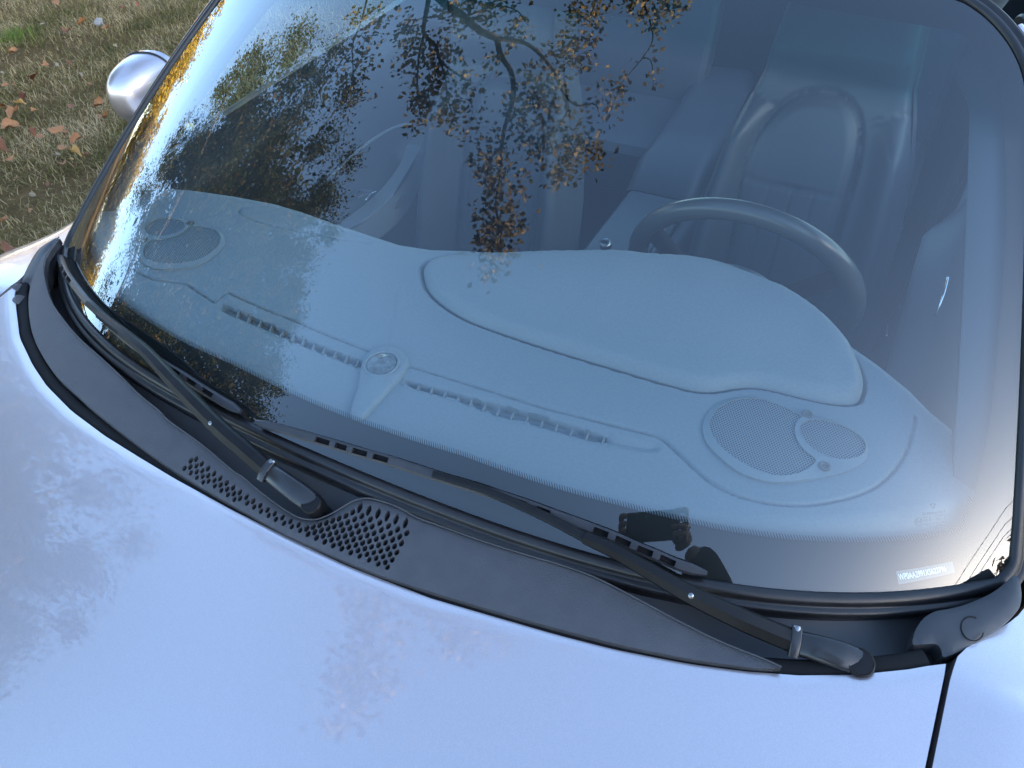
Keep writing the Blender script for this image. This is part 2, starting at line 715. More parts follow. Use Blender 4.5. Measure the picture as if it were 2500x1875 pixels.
def ghit1(px, h=0.0):
    o = ray(np.asarray(px, float))
    best = None
    for s, t in ((0.0, .3), (-.9, .3), (-.9, .8), (.9, .3), (.5, .0)):
        d = 1.2
        e = None
        for _ in range(50):
            e = goff(s, t, h) - (CAM + d * o)
            if np.linalg.norm(e) < 1e-8:
                break
            q = 1e-4
            J = np.stack([(goff(s + q, t, h) - goff(s - q, t, h)) / (2 * q), (goff(s, t + q, h) - goff(s, t - q, h)) / (2 * q), -o], -1)
            dx = np.clip(np.linalg.solve(J, -e), -.3, .3)
            s += dx[0]
            t += dx[1]
            d += dx[2]
        if np.linalg.norm(e) < 1e-5 and abs(s) < 1.25 and (best is None or d < best[2]):
            best = (float(s), float(t), d)
    return best


def ghit(pts, h=0.0):
    return np.array([ghit1(p, h)[:2] for p in np.asarray(pts, float)])


def goffpx(pts, h=0.0):
    st = ghit(pts, h)
    return goff(st[:, 0], st[:, 1], h), gnorm(st[:, 0], st[:, 1])


def slim(t):
    """half width of the pane at height t: rounded corners"""
    t = np.asarray(t, float)
    rt = 0.20
    u = np.clip((t - (1 - rt)) / rt, 0, 1)
    a = 1 - 0.19 * (1 - np.sqrt(np.clip(1 - u ** 2, 0, 1)))
    rb = 0.035
    u2 = np.clip((rb - t) / rb, 0, 1)
    return a - 0.018 * (1 - np.sqrt(np.clip(1 - u2 ** 2, 0, 1)))


car = empty('parked_car', (0, 0, 0))
tag(car, 'silver two-door coupe with grey interior parked on the leaf-strewn grass', 'car')

# pane
nu, nv = 121, 61
tt = np.linspace(0, 1, nv)
ss = np.linspace(-1, 1, nu)
SS, TT = np.meshgrid(ss, tt, indexing='ij')
SS = SS * slim(TT)
V = gsurf(SS, TT).reshape(-1, 3)
glass = new_mesh('windshield', V, grid_faces(nu, nv), M['glass'], car, attr={'rise': (TT + 0.08 * SS ** 2).reshape(-1)})
glass['label'] = 'raked windshield glass reflecting blue sky and hanging autumn branches'

# perimeter in (s, t), counter-clockwise from bottom left
tq = np.linspace(0, 1, 60)
per = [(s, 0.0) for s in np.linspace(-slim(0.0), slim(0.0), 120)]
per += [(float(slim(t)), t) for t in tq[1:-1]]
per += [(s, 1.0) for s in np.linspace(float(slim(1.0)), -float(slim(1.0)), 80)]
per += [(-float(slim(t)), t) for t in tq[::-1][1:-1]]
per = np.array(per)

# printed black band: inner edge traced along bottom, right side and top, mirrored to the left
fr_bot = ghit(D([(775, 912), (880, 948), (1000, 985), (1200, 1055), (1330, 1090), (1430, 1115), (1560, 1145), (1700, 1165), (1850, 1172), (1960, 1168), (2050, 1155)]))
fr_side = ghit(D([(2110, 1070), (2135, 960), (2150, 870), (2165, 700), (2178, 520), (2178, 350), (2170, 250), (2155, 150), (2130, 90), (2060, 60), (1850, 25)]))
fr_cor = ghit(D([(2088, 1146)]))
half = np.vstack([[(0.0, float(np.interp(0.0, fr_bot[:, 0], fr_bot[:, 1])))], fr_bot[fr_bot[:, 0] > 0.03], fr_cor, fr_side, [(0.25, fr_side[-1, 1] + 0.012), (0.0, fr_side[-1, 1] + 0.015)]])
inner = np.vstack([half, (half * np.array([-1, 1]))[::-1][1:-1]])
inner = np.roll(inner, 0, axis=0)
# pair each perimeter point with the inner curve by angle about the pane's centre
ctr = np.array([0.0, 0.45])


def ang(p):
    return np.arctan2(p[:, 1] - ctr[1], p[:, 0] - ctr[0])


dense_in = resample(inner, 1600, closed=True)
ai = np.unwrap(ang(dense_in))
per_d = resample(per, 520, closed=True)
ap = ang(per_d)
in_pts = []
for a in ap:
    k = np.argmin(np.abs(np.angle(np.exp(1j * (ang(dense_in) - a)))))
    in_pts.append(dense_in[k])
in_pts = np.array(in_pts)
K = 6
V = []
for i in range(len(per_d)):
    for j in range(K):
        q = per_d[i] * (1 - j / (K - 1)) + in_pts[i] * (j / (K - 1))
        V.append(q)
V = np.array(V)
frit = new_mesh('frit_band', goff(V[:, 0], V[:, 1], -0.004), grid_faces(len(per_d), K, close_u=True), M['frit'], glass)
# halftone teeth on the inner edge
edge_pts = resample(inner, 1500, closed=True)
sel = np.roll(edge_pts, len(edge_pts) // 2, axis=0)
sel = sel[sel[:, 1] < 0.13]
P = goff(sel[:, 0], sel[:, 1], -0.0038)
Lc = np.concatenate([[0], np.cumsum(np.linalg.norm(np.diff(P, axis=0), axis=1))])
V, F = [], []
for u in np.arange(0, Lc[-1], 0.0028):
    s = np.interp(u, Lc, sel[:, 0])
    t = np.interp(u, Lc, sel[:, 1])
    b = len(V)
    w_, h_, k_ = 0.00085 / 0.70, 0.0052 / 0.74, 0.0032 / .70
    V += [(s - w_, t - .001), (s + w_, t - .001), (s - k_ + w_ * .3, t + h_), (s - k_ - w_ * .3, t + h_)]
    F.append((b, b + 1, b + 2, b + 3))
V = np.array(V)
fd = new_mesh('frit_dots', goff(V[:, 0], V[:, 1], -0.0039), F, M['frit'], glass)
fd['kind'] = 'stuff'

# rubber seal all round the pane
pp = resample(per, 420, closed=True)
path = gsurf(pp[:, 0], pp[:, 1])
nrm = gnorm(pp[:, 0], pp[:, 1])
bot_w = smooth01((0.10 - pp[:, 1]) / 0.10)
ext = np.vstack([path[-1:], path, path[:1]])
tg = (ext[2:] - ext[:-2])
tg /= np.linalg.norm(tg, axis=1, keepdims=True)
outw = np.cross(tg, nrm)
outw /= np.linalg.norm(outw, axis=1, keepdims=True)
prof_b = np.array([(-.007, -.003), (-.007, .0015), (-.004, .004), (.001, .0052), (.0045, .0035), (.0065, .0005), (.0085, .0008), (.011, .0032), (.0145, .0025), (.018, -.003), (.0225, -.014), (.024, -.030)])
prof_s = np.array([(-.005, -.003), (-.005, .002), (-.002, .0042), (.002, .0046), (.004, .002), (.006, .0012), (.008, .003), (.0105, .0042), (.013, .0030), (.015, -.001), (.0165, -.008), (.017, -.014)])
V = []
for i in range(len(path)):
    pr = prof_b * bot_w[i] + prof_s * (1 - bot_w[i])
    for a, b in pr:
        V.append(path[i] + outw[i] * a + nrm[i] * b)
seal = new_mesh('windshield_seal', V, grid_faces(len(path), len(prof_b), close_u=True), M['rubber'], car)

# ------------------------------------------------------------------ bonnet, wings
hood_l = np.array([(-.657, .116), (-.640, .098), (-.614, .080), (-.55, .037), (-.484, .008), (-.432, -.010), (-.362, -.026), (-.286, -.036), (-.218, -.041), (-.155, -.045), (-.062, -.048)])
hood_r = np.array([(.023, -.048), (.101, -.047), (.179, -.041), (.204, -.039), (.332, -.018), (.388, -.007), (.453, .010), (.499, .025), (.544, .043), (.587, .065), (.628, .091), (.650, .108)])
hood_edge = np.vstack([hood_l, hood_r])


def yhood(x):
    return np.interp(x, hood_edge[:, 0], hood_edge[:, 1])


def zhood(x, y):
    yy = np.minimum(y - 0.0, 0)
    z = 0.92 + 0.10 * y - 0.13 * yy ** 2 * np.where(yy < 0, 1, 0)
    z = z - 0.085 * np.abs(x) ** 2.2 * smooth01(-yy / 0.9)        # crown grows towards the nose
    return z


def seam_x(y):
    """bonnet / wing shut line"""
    y = np.asarray(y, float)
    return np.interp(y, [-1.25, -1.0, -0.6, -0.25, 0.013, 0.10, 0.2], [.40, .50, .605, .645, .654, .657, .66])


nx, ny = 97, 90
V, F = [], []
for i in range(nx):
    u = -1 + 2 * i / (nx - 1)
    for j in range(ny):
        v = j / (ny - 1)
        v2 = 1 - (1 - v) ** 1.5
        ye_x = u * 0.652
        ytop = float(yhood(ye_x))
        y = -1.22 + 0.16 * u * u + (ytop + 1.22 - 0.16 * u * u) * v2
        x = u * (float(seam_x(y)) - 0.0025)
        # rounded corner at the rear
        z = float(zhood(x, y))
        edge_roll = max(0.0, (v2 - 0.985) / 0.015)
        V.append((x, y, z - 0.0025 * edge_roll ** 2))
F = grid_faces(nx, ny)
# returned flange under the rear and side edges
ring = [i * ny + (ny - 1) for i in range(nx)]
left = [j for j in range(ny)]
right = [(nx - 1) * ny + j for j in range(ny)]
for rg in (ring, left, right):
    b = len(V)
    for k in rg:
        x, y, z = V[k]
        V.append((x * 0.998, y - (0.003 if rg is ring else 0.0), z - 0.012))
    for k in range(len(rg) - 1):
        F.append((rg[k], rg[k + 1], b + k + 1, b + k))
hood = new_mesh('hood', V, F, M['paint'], car, angle=40)
hood['label'] = 'silver hood mirroring the sky and a tree crown'


def wing(sg):
    """front wing with rolled shoulder, flank and wheel arch"""
    Y = np.concatenate([np.linspace(-1.22, -1.0, 8), np.linspace(-0.96, 0.02, 34), np.linspace(0.04, 0.42, 30)])
    V, F = [], []
    m = 26
    for y in Y:
        x0 = float(seam_x(y)) + 0.0025
        z0 = float(zhood(x0, y))
        if y > 0.10:                       # behind the bonnet the inner edge follows the windscreen surround
            k = (y - 0.10) / 0.32
            cowl_x = np.interp(y, [.10, .124, .152, .182, .198, .25, .30, .42], [.6595, .6635, .684, .704, .713, .735, .742, .735])
            x0 = float(cowl_x)
            z0 = 0.931 - 0.035 * float(smooth01((y - .10) / .2))
        xo = 0.865 - 0.10 * max(0, (-y - 0.75)) ** 1.6
        zb = 0.32
        d_arch = 0.315 ** 2 - (y + 0.72) ** 2
        if d_arch > 0:
            zb = max(zb, 0.30 + math.sqrt(d_arch))
        bulge = 0.012
        row = []
        for j in range(m):
            v = j / (m - 1)
            if v < 0.55:                   # top and shoulder
                a = v / 0.55
                x = x0 + (xo - x0) * math.sin(a * math.pi / 2) ** 0.9 if a > 0 else x0
                zt = z0 + bulge * math.sin(min(1, a * 1.5) * math.pi) * (1 if y < .1 else .2)
                drop = 0.105 * (1 - math.cos(a * math.pi / 2)) ** 1.15
                row.append((x, y, zt - drop))
            else:
                a = (v - 0.55) / 0.45
                zt = z0 - 0.105
                zz = zt + (min(zb, zt - 0.01) - zt) * a
                row.append((xo - 0.02 * a * a, y, zz))
        for p in row:
            V.append((sg * p[0], p[1], p[2]))
    F = grid_faces(len(Y), m)
    b = len(V)                               # flange into the shut line
    for i in range(len(Y)):
        p = V[i * m]
        V.append((p[0] - sg * 0.0015, p[1], p[2] - 0.016))
    for i in range(len(Y) - 1):
        F.append((i * m, b + i, b + i + 1, (i + 1) * m))
    o = new_mesh('front_wing', V, F, M['paint'], car, angle=50)
    fix_normals(o)
    return o


wing_r = wing(1)
wing_l = wing(-1)
# dark channel under the shut lines
for sg in (1, -1):
    ys = np.linspace(-1.2, 0.11, 40)
    xs = seam_x(ys)
    sweep('shut_line_gutter', np.stack([sg * xs, ys, zhood(xs, ys) - 0.020], -1), (0, 0, 1), rrect(.010, .004, .001, 1), M['dark'], car)

# ------------------------------------------------------------------ scuttle (cowl)


def zcowl(x, y):
    return 0.924 + 0.10 * y + 0.30 * np.maximum(0, (y - yhood(x)) - 0.02) * 0.35


# trough under everything
nx, ny = 81, 14
V = []
gx = np.linspace(-0.692, 0.692, nx)
for x in gx:
    y0 = float(yhood(x)) - 0.02
    y1 = float(gsurf(np.array(x / .7072), np.array(0.0))[1]) + 0.012
    for j in range(ny):
        v = j / (ny - 1)
        y = y0 + (y1 - y0) * v
        zb_ = float(gsurf(np.array(x / .7072), np.array(0.0))[2]) - 0.014
        z = (0.905 + 0.09 * y0) * (1 - v) + zb_ * v - 0.016 * math.sin(v * math.pi) - 0.022 * (abs(x) / .692) ** 10
        V.append((x, y, z))
scuttle = new_mesh('scuttle_tray', V, grid_faces(nx, ny), M['trim'], car)
fix_normals(scuttle)
if scuttle.data.polygons[0].normal.z < 0:
    scuttle.data.flip_normals()

# rubber strip along the rear edge of the bonnet
hx = np.linspace(-.655, .640, 160)
hp = np.stack([hx, yhood(hx) + 0.0075, zhood(hx, yhood(hx)) - 0.0025], -1)
hood_seal = sweep('hood_seal', hp, (0, -.1, 1), [(-.0085, -.010), (-.0085, -.003), (-.006, -.0012), (0, -.0008), (.006, -.0014), (.010, -.005), (.010, -.014)], M['soft_rubber'], car, angle=60)

# grained cover panel with its perforated vent
Z3 = lambda L: D(L, 1 / 3.687, 440, 1080)
up_edge = np.vstack([D([(128, 512), (101, 552), (94, 580), (97, 607), (109, 648), (131, 683), (170, 730), (219, 774), (263, 815), (301, 853), (342, 886), (367, 911), (435, 960), (504, 1018)]),
                     Z3([(560, 310), (700, 430), (850, 545), (960, 620), (1060, 675), (1160, 698), (1250, 690), (1360, 645), (1480, 575), (1570, 525), (1680, 505), (1800, 530), (1950, 580)]),
                     D([(900, 1118), (960, 1140), (1050, 1172), (1140, 1200), (1215, 1222), (1290, 1250), (1380, 1296), (1470, 1344), (1560, 1388), (1640, 1420), (1688, 1441)])])
lo_edge = D([(1640, 1441), (1560, 1431), (1487, 1420), (1400, 1403), (1327, 1387), (1200, 1354), (1085, 1322), (971, 1288), (860, 1253), (778, 1223), (695, 1187), (613, 1149), (531, 1105), (449, 1059), (367, 1009), (280, 947), (197, 881), (170, 856), (123, 813), (90, 766), (68, 717), (60, 664), (62, 625), (72, 592), (88, 552)])
outline = np.vstack([cr_curve(up_edge, 170), cr_curve(lo_edge, 130)])


def zpanel(x, y):
    return 0.9245 + 0.10 * y + 0.14 * np.clip((y - yhood(x)) - 0.018, 0, 0.06)


out3 = on_func(outline, zpanel)
holes_px = []
top_row = [(95, 165), (143, 150), (195, 190), (250, 235), (305, 280), (360, 322), (418, 365), (475, 408), (537, 448), (597, 490), (657, 528), (720, 567), (785, 607), (850, 640), (920, 675), (993, 708), (1065, 742)]
row2 = [(92, 220), (146, 209), (198, 255), (252, 297), (308, 340), (365, 380), (422, 420), (482, 460), (540, 503), (603, 543), (665, 580), (727, 617), (795, 655), (862, 690), (935, 725), (1005, 757), (1080, 790)]
row3 = [(40, 232), (95, 273), (148, 264), (203, 305), (255, 347), (312, 390), (370, 431), (430, 470), (487, 512)]
row4 = [(150, 316), (207, 357)]
pa = [(1138, 773), (1197, 757), (1256, 740), (1315, 722), (1372, 702), (1430, 682), (1492, 658), (1553, 627)]
pal = [(1617, 590), (1697, 612), (1780, 640), (1863, 664), (1943, 692), (2028, 725)]
pb = [(1150, 823), (1210, 806), (1270, 790), (1330, 772), (1388, 755), (1447, 738), (1507, 717), (1570, 690), (1635, 662), (1712, 692), (1795, 722), (1875, 752), (1957, 783), (2040, 815)]
pc = [(1226, 857), (1287, 839), (1345, 825), (1405, 807), (1465, 787), (1527, 770), (1587, 748), (1650, 726), (1728, 756), (1810, 786), (1892, 816), (1975, 848)]
pd = [(1300, 893), (1362, 874), (1422, 856), (1484, 840), (1544, 822), (1605, 801), (1668, 780), (1745, 814), (1828, 845), (1912, 876), (1993, 907)]
pe = [(1378, 926), (1437, 907), (1500, 890), (1560, 872), (1622, 854), (1684, 835), (1764, 868), (1847, 901), (1930, 934)]
pf = [(1455, 954), (1517, 939), (1580, 921), (1642, 904), (1703, 887), (1785, 923), (1868, 954), (1950, 988)]
pg = [(1535, 990), (1600, 972), (1662, 955), (1722, 938), (1805, 975), (1888, 1006), (1908, 1056)]
ph = [(1615, 1022), (1680, 1006), (1742, 990), (1826, 1026), (1700, 1056), (1763, 1042), (1846, 1078), (1783, 1092), (1866, 1122)]
for L_, (ra, rb) in ((top_row, (18, 32)), (row2, (18, 30)), (row3, (17, 28)), (row4, (16, 26)), (pa, (22, 35)), (pal, (22, 52)), (pb, (22, 34)), (pc, (22, 33)), (pd, (22, 33)), (pe, (22, 32)), (pf, (22, 32)), (pg, (22, 30)), (ph, (21, 29))):
    for (hx_, hy_) in L_:
        tl = R(62 if L_ is not pal else 72)
        ax = np.array([math.cos(tl), -math.sin(tl)])
        bx = np.array([math.sin(tl), math.cos(tl)])
        el = []
        for k in range(14):
            a = 2 * math.pi * k / 14
            ca, sa = math.cos(a), math.sin(a)
            q = np.array([hx_, hy_]) + ax * ca * rb + bx * math.copysign(abs(sa) ** 1.15, sa) * ra
            el.append(q)
        holes_px.append(Z3(el))
holes3 = [on_func(h, zpanel) for h in holes_px]
fillp = []
for x in np.arange(-0.66, 0.62, 0.02):
    for y in np.arange(-0.06, 0.3, 0.02):
        fillp.append((x, y))
fillp = np.array(fillp)
keep = inside_poly(fillp[:, 0], fillp[:, 1], out3) & (dist_poly(fillp[:, 0], fillp[:, 1], out3, True) > 0.006)
for h in holes3:
    keep &= np.hypot(fillp[:, 0] - h[:, 0].mean(), fillp[:, 1] - h[:, 1].mean()) > 0.016
fillp = fillp[keep]


def zpanel_round(x, y):
    d = dist_poly(x, y, out3, True)
    return zpanel(x, y) - 0.0022 * np.clip(1 - d / 0.004, 0, 1) ** 2


cowl = plate('cowl_panel', out3, holes3, zpanel_round, 0.010, M['cowl'], car, fill=fillp)
cowl['label'] = 'grained black cowl cover with a patch of leaf-shaped vent holes'
# raised lip on the panel's rear edge
lip = on_func(cr_curve(up_edge, 200), zpanel)
lip[:, 2] += 0.0006
sweep('panel_lip', lip, (0, 0, 1), circle(0.0009, 6), M['cowl'], cowl)
# pale filter box and drain parts seen through the vent
for (cx, cy, rr, hh) in ((1400, 840, .016, .010), (1500, 885, .014, .008), (1660, 1000, .013, .008), (1830, 840, .018, .012), (1780, 900, .012, .012)):
    q = on_func(Z3([(cx, cy)]), lambda x, y: zpanel(x, y) - 0.016)[0]
    lathe_on('vent_filter_stub', q, (0.1, -0.2, 1), [(0.0, -0.02), (rr, -0.02), (rr, 0.0), (rr * .7, 0.003), (0.0, 0.004)], M['dash'], cowl, 10)

# end cap of the scuttle in front of the driver's pillar, and its mirror
Z4 = lambda L: D(L, 1 / 4.74, 2150, 1300)
cap_px = Z4([(640, 893), (520, 965), (440, 1070), (400, 1170), (392, 1272), (480, 1272), (580, 1264), (655, 1266), (705, 1305), (730, 1370), (740, 1418), (800, 1405), (950, 1345), (1120, 1255), (1280, 1150), (1440, 1040), (1560, 935), (1625, 850), (1650, 740), (1648, 640), (1620, 500), (1560, 470), (1480, 540), (1380, 625), (1250, 705), (1100, 770), (950, 825), (800, 860)])


def zcap(x, y):
    return 0.9285 + 0.085 * (y - 0.1)


cap3 = on_func(cr_curve(cap_px, 120, True), zcap)
cc = cap3.mean(0)


def pad(name, outline, zf, thick, dome, mat, parent, rings=7, edge=0.010):
    """solid pad from a plan outline: rounded shoulder, flat domed top, walls down"""
    c = outline.mean(0)
    n = len(outline)
    V, F = [], []
    d = np.linalg.norm(outline[:, :2] - c[:2], axis=1)
    for k in range(rings + 1):                     # from wall foot inward
        if k == 0:
            q = outline[:, :2]
            z = zf(q[:, 0], q[:, 1]) - thick
        else:
            inset = [0.0, 0.0015, 0.004, edge, None][k - 1] if k <= 4 else None
            if k <= 4 and inset is not None:
                fac = np.clip(1 - inset / d, 0, 1)
                dz = [-0.006, -0.0022, -0.0007, 0.0][k - 1]
            else:
                fr = (k - 4) / (rings - 3)
                fac = np.clip(1 - edge / d, 0, 1) * (1 - fr)
                dz = dome * (1 - (1 - fr) ** 2)
            q = c[:2] + (outline[:, :2] - c[:2]) * fac[:, None]
            z = zf(q[:, 0], q[:, 1]) + dz
        for i in range(n):
            V.append((q[i, 0], q[i, 1], z[i]))
    for k in range(rings):
        for i in range(n):
            j = (i + 1) % n
            F.append((k * n + i, k * n + j, (k + 1) * n + j, (k + 1) * n + i))
    b = len(V)
    V.append((c[0], c[1], float(zf(np.array(c[0]), np.array(c[1]))) + dome))
    for i in range(n):
        F.append((rings * n + i, rings * n + (i + 1) % n, b))
    return fix_normals(new_mesh(name, V, F, mat, parent, True, angle=60))


cap = plate('cowl_end_cap', cap3, [], lambda x, y: zcap(x, y) - 0.004 * np.clip(1 - dist_poly(x, y, cap3, True) / 0.012, 0, 1) ** 2, 0.022, M['trim'], car,
            fill=np.array([p for p in [(x, y) for x in np.arange(.55, .8, .006) for y in np.arange(.05, .4, .006)] if inside_poly(np.array(p[0]), np.array(p[1]), cap3) and dist_poly(np.array(p[0]), np.array(p[1]), cap3, True) > .003]))
mark = on_func(Z4([(1060 + 128 * math.cos(a) + 20 * math.sin(a), 1115 + 140 * math.sin(a)) for a in np.linspace(R(20), R(300), 40)]), zcap)
mark[:, 2] += 0.0003
tube('mould_ring', mark, 0.0006, M['frit'], cap, 5)
capm = cap3 * np.array([-1, 1, 1])
capm = capm[::-1]
cap_l = plate('cowl_end_cap', capm, [], lambda x, y: zcap(x, y) - 0.004 * np.clip(1 - dist_poly(x, y, capm, True) / 0.012, 0, 1) ** 2, 0.022, M['trim'], car,
              fill=np.array([p for p in [(-x, y) for x in np.arange(.55, .8, .006) for y in np.arange(.05, .4, .006)] if inside_poly(np.array(p[0]), np.array(p[1]), capm) and dist_poly(np.array(p[0]), np.array(p[1]), capm, True) > .003]))
# bonnet bump stops by the far corner
for (u, v) in ((46, 708), (48, 736)):
    q = on_z(np.array([u, v], float), np.array(0.922))
    lathe_on('bump_stop', q, (0.75, 0.25, 0.6), [(0.0, -0.012), (.0095, -0.012), (.0095, .004), (.008, .0065), (0, .007)], M['cowl'], car, 16)

# ------------------------------------------------------------------ wipers


def ladder(name, cl_px, h, hw, slots, parent, mat, thick=0.004):
    """wiper bow: two rails joined by webs, leaving real slots; slots = list of (start, end) in path fraction"""
    st = ghit(cl_px, h)
    path = cr_curve(goff(st[:, 0], st[:, 1], h), 140)
    nr = cr_curve(gnorm(st[:, 0], st[:, 1]), 140)
    tg, side, up = frames(path, nr)
    n = len(path)
    fr = np.linspace(0, 1, n)
    wid = hw * np.clip(np.minimum(fr, 1 - fr) / 0.05 + 0.45, 0.45, 1)
    V, F = [], []

    def bar(i0, i1, a0, a1):
        b = len(V)
        idx = list(range(i0, i1 + 1))
        for i in idx:
            for (a, u) in ((a0, 0), (a1, 0), (a1, -thick), (a0, -thick)):
                V.append(path[i] + side[i] * a * wid[i] + up[i] * (u + (0.0012 if abs(a) < 0.9 else 0)))
        m = 4
        for k in range(len(idx) - 1):
            for j in range(4):
                F.append((b + k * m + j, b + k * m + (j + 1) % m, b + (k + 1) * m + (j + 1) % m, b + (k + 1) * m + j))
        F.append((b, b + 1, b + 2, b + 3))
        e = b + (len(idx) - 1) * m
        F.append((e + 3, e + 2, e + 1, e))

    bar(0, n - 1, -1.0, -0.55)
    bar(0, n - 1, 0.55, 1.0)
    cur = 0
    for (a, b_) in sorted(slots):
        i0, i1 = int(a * (n - 1)), int(b_ * (n - 1))
        if i0 > cur:
            bar(cur, i0, -0.56, 0.56)
        cur = i1
    bar(cur, n - 1, -0.56, 0.56)
    bow = fix_normals(new_mesh(name, V, F, mat, parent, True, angle=30))
    # rubber lip from the bow to the glass
    base = cr_curve(gsurf(st[:, 0], st[:, 1]), 140)
    rub = sweep('blade_rubber', base * 0.55 + path * 0.45 + side * 0.0, nr, [(-.0028, .0045), (-.0022, -.002), (-.0008, -.0075), (.0008, -.0075), (.0022, -.002), (.0028, .0045)], M['soft_rubber'], parent)
    return bow, path


def arm_sweep(name, px, h, hw, parent, mat, n=60, crown=0.0035):
    st = np.array([ghit1(p, hh)[:2] for p, hh in zip(np.asarray(px, float), h)])
    P = np.array([goff(np.array(s), np.array(t), hh) for (s, t), hh in zip(st, h)])
    nr = gnorm(st[:, 0], st[:, 1])
    path = cr_curve(P, n)
    nn = cr_curve(nr, n)
    w = np.interp(np.linspace(0, 1, n), np.linspace(0, 1, len(hw)), hw)
    prof = [(-1, -.009), (-1, -.001), (-.86, .0012), (0, .0012 + crown), (.86, .0012), (1, -.001), (1, -.009), (.85, -.009), (.85, -.002), (-.85, -.002), (-.85, -.009)]
    o = sweep(name, path, nn, prof, mat, parent, scale=np.stack([w, np.ones(n)], -1), angle=35)
    return o, path, nn


def wiper(pivot_px, pivot_r, knuckle_px, arm_px, arm_h, arm_w, rod_px, rod_h, rod_w, blade_px, slots, rivet_px, label):
    root = empty('wiper', (0, 0, 0), car)
    root['label'] = label
    # pivot
    pv = on_z(np.array(pivot_px, float), np.array(0.9385 if pivot_px[0] < 1500 else 0.9305))
    nv_ = np.array([0.04, -0.30, 0.95])
    lathe_on('pivot_cap', pv, nv_, [(0, -.045), (pivot_r * .8, -.045), (pivot_r * .85, -.016), (pivot_r, -.014), (pivot_r, -.002), (pivot_r * .93, .0012), (pivot_r * .84, .0022), (pivot_r * .8, .0016), (0, .0022)], M['wiper'], root, 32)
    # cast head between pivot and hinge
    s, t, _ = ghit1(knuckle_px, 0.031)
    kp = goff(np.array(s), np.array(t), 0.031)
    hp_ = cr_curve([pv - nv_ * .001, pv * .7 + kp * .3 + nv_ * .003, pv * .35 + kp * .65 + nv_ * .004, kp], 24)
    hn = np.tile(gnorm(np.array(s), np.array(t)) * .6 + nv_ * .4, (24, 1))
    wv = np.interp(np.linspace(0, 1, 24), [0, .3, 1], [pivot_r * .93, pivot_r * .98, pivot_r * .86])
    sweep('arm_head', hp_, hn, [(-1, -.012), (-1, -.003), (-.9, 0), (-.7, .0016), (0, .0026), (.7, .0016), (.9, 0), (1, -.003), (1, -.012)], M['gloss_wiper'], root, scale=np.stack([wv, np.ones(24)], -1), angle=45)
    # steel hinge clip
    tgv = hp_[-1] - hp_[-3]
    tgv /= np.linalg.norm(tgv)
    sd = np.cross(tgv, hn[-1])
    sd /= np.linalg.norm(sd)
    sweep('hinge_clip', np.array([kp - sd * pivot_r * 0.95, kp - sd * pivot_r * .5 + hn[-1] * .002, kp + hn[-1] * .003, kp + sd * pivot_r * .5 + hn[-1] * .002, kp + sd * pivot_r * 0.95]), hn[-1], rrect(.0048, .0032, .0016, 3), M['gloss_wiper'], root)
    lathe_on('hinge_pin', kp + sd * pivot_r * 0.9, sd, [(0, -.004), (.0042, -.004), (.0042, .0015), (.0034, .003), (0, .0032)], M['steel'], root, 14)
    am, apath, an = arm_sweep('arm', arm_px, arm_h, arm_w, root, M['wiper'], 70)
    rd, rp, rn = arm_sweep('arm_rod', rod_px, rod_h, rod_w, root, M['wiper'], 60, crown=.001)
    s, t, _ = ghit1(rivet_px, 0.033)
    # rivet on the arm's back
    k = np.argmin(np.linalg.norm(apath - goff(np.array(s), np.array(t), 0.033), axis=1))
    lathe_on('rivet', apath[k] + an[k] * .0045, an[k], [(0, -.002), (.0026, -.002), (.0026, .0004), (.0016, .0013), (0, .0016)], M['steel'], root, 12)
    ladder('blade', blade_px, 0.0145, 0.0054, slots, root, M['bow'])
    return root


Z5 = lambda L: D(L, 1 / 2.212, 600, 700)
drv_blade = np.array([(623, 1030), (767, 1071), (871, 1102), (944, 1123), (1034, 1152), (1142, 1186), (1255, 1222), (1332, 1250), (1481, 1305), (1559, 1339), (1608, 1359), (1649, 1377), (1685, 1389), (1726, 1401)], float)


def slots_at(blade, centres, half):
    L = np.concatenate([[0], np.cumsum(np.linalg.norm(np.diff(blade, axis=0), axis=1))])
    out = []
    for c in centres:
        dn = resample(blade, 400)
        k = np.argmin(np.linalg.norm(dn - np.array(c), axis=1)) / 399.0
        out.append((max(0.02, k - half / L[-1]), min(0.98, k + half / L[-1])))
    return out


drv_slots = slots_at(drv_blade, [tuple(p) for p in Z5([(515, 860), (625, 895), (745, 932), (868, 970)])] + [tuple(p) for p in Z5([(1610, 1215), (1745, 1265)])] + [(1510, 1319), (1556, 1339), (1604, 1359), (1650, 1376)], 18)
wiper((2101, 1617), 0.0130, (1940, 1568), [(1940, 1568), (1815, 1515), (1690, 1455), (1590, 1398), (1500, 1347), (1427, 1312)], [.031, .034, .035, .034, .031, .028],
      [.0105, .0102, .0092, .0080, .0070, .0063], [(1432, 1315), (1350, 1272), (1278, 1238), (1165, 1190), (1057, 1157)], [.026, .025, .0235, .0225, .021], [.0050, .0048, .0045, .0042, .0040],
      drv_blade, drv_slots, (1688, 1450), 'driver side wiper lying across the bottom of the glass')
pas_blade = np.array([(141, 622), (151, 650), (165, 677), (203, 728), (236, 760), (295, 817), (367, 870), (435, 912), (506, 958), (586, 1006)], float)
Z1b = lambda L: D(L, 1 / 2.37, 0, 500)
pas_slots = slots_at(pas_blade, [tuple(p) for p in Z1b([(405, 435), (440, 487), (480, 535), (905, 905), (1060, 1000), (1130, 1045), (1200, 1085), (1270, 1125)])], 11)
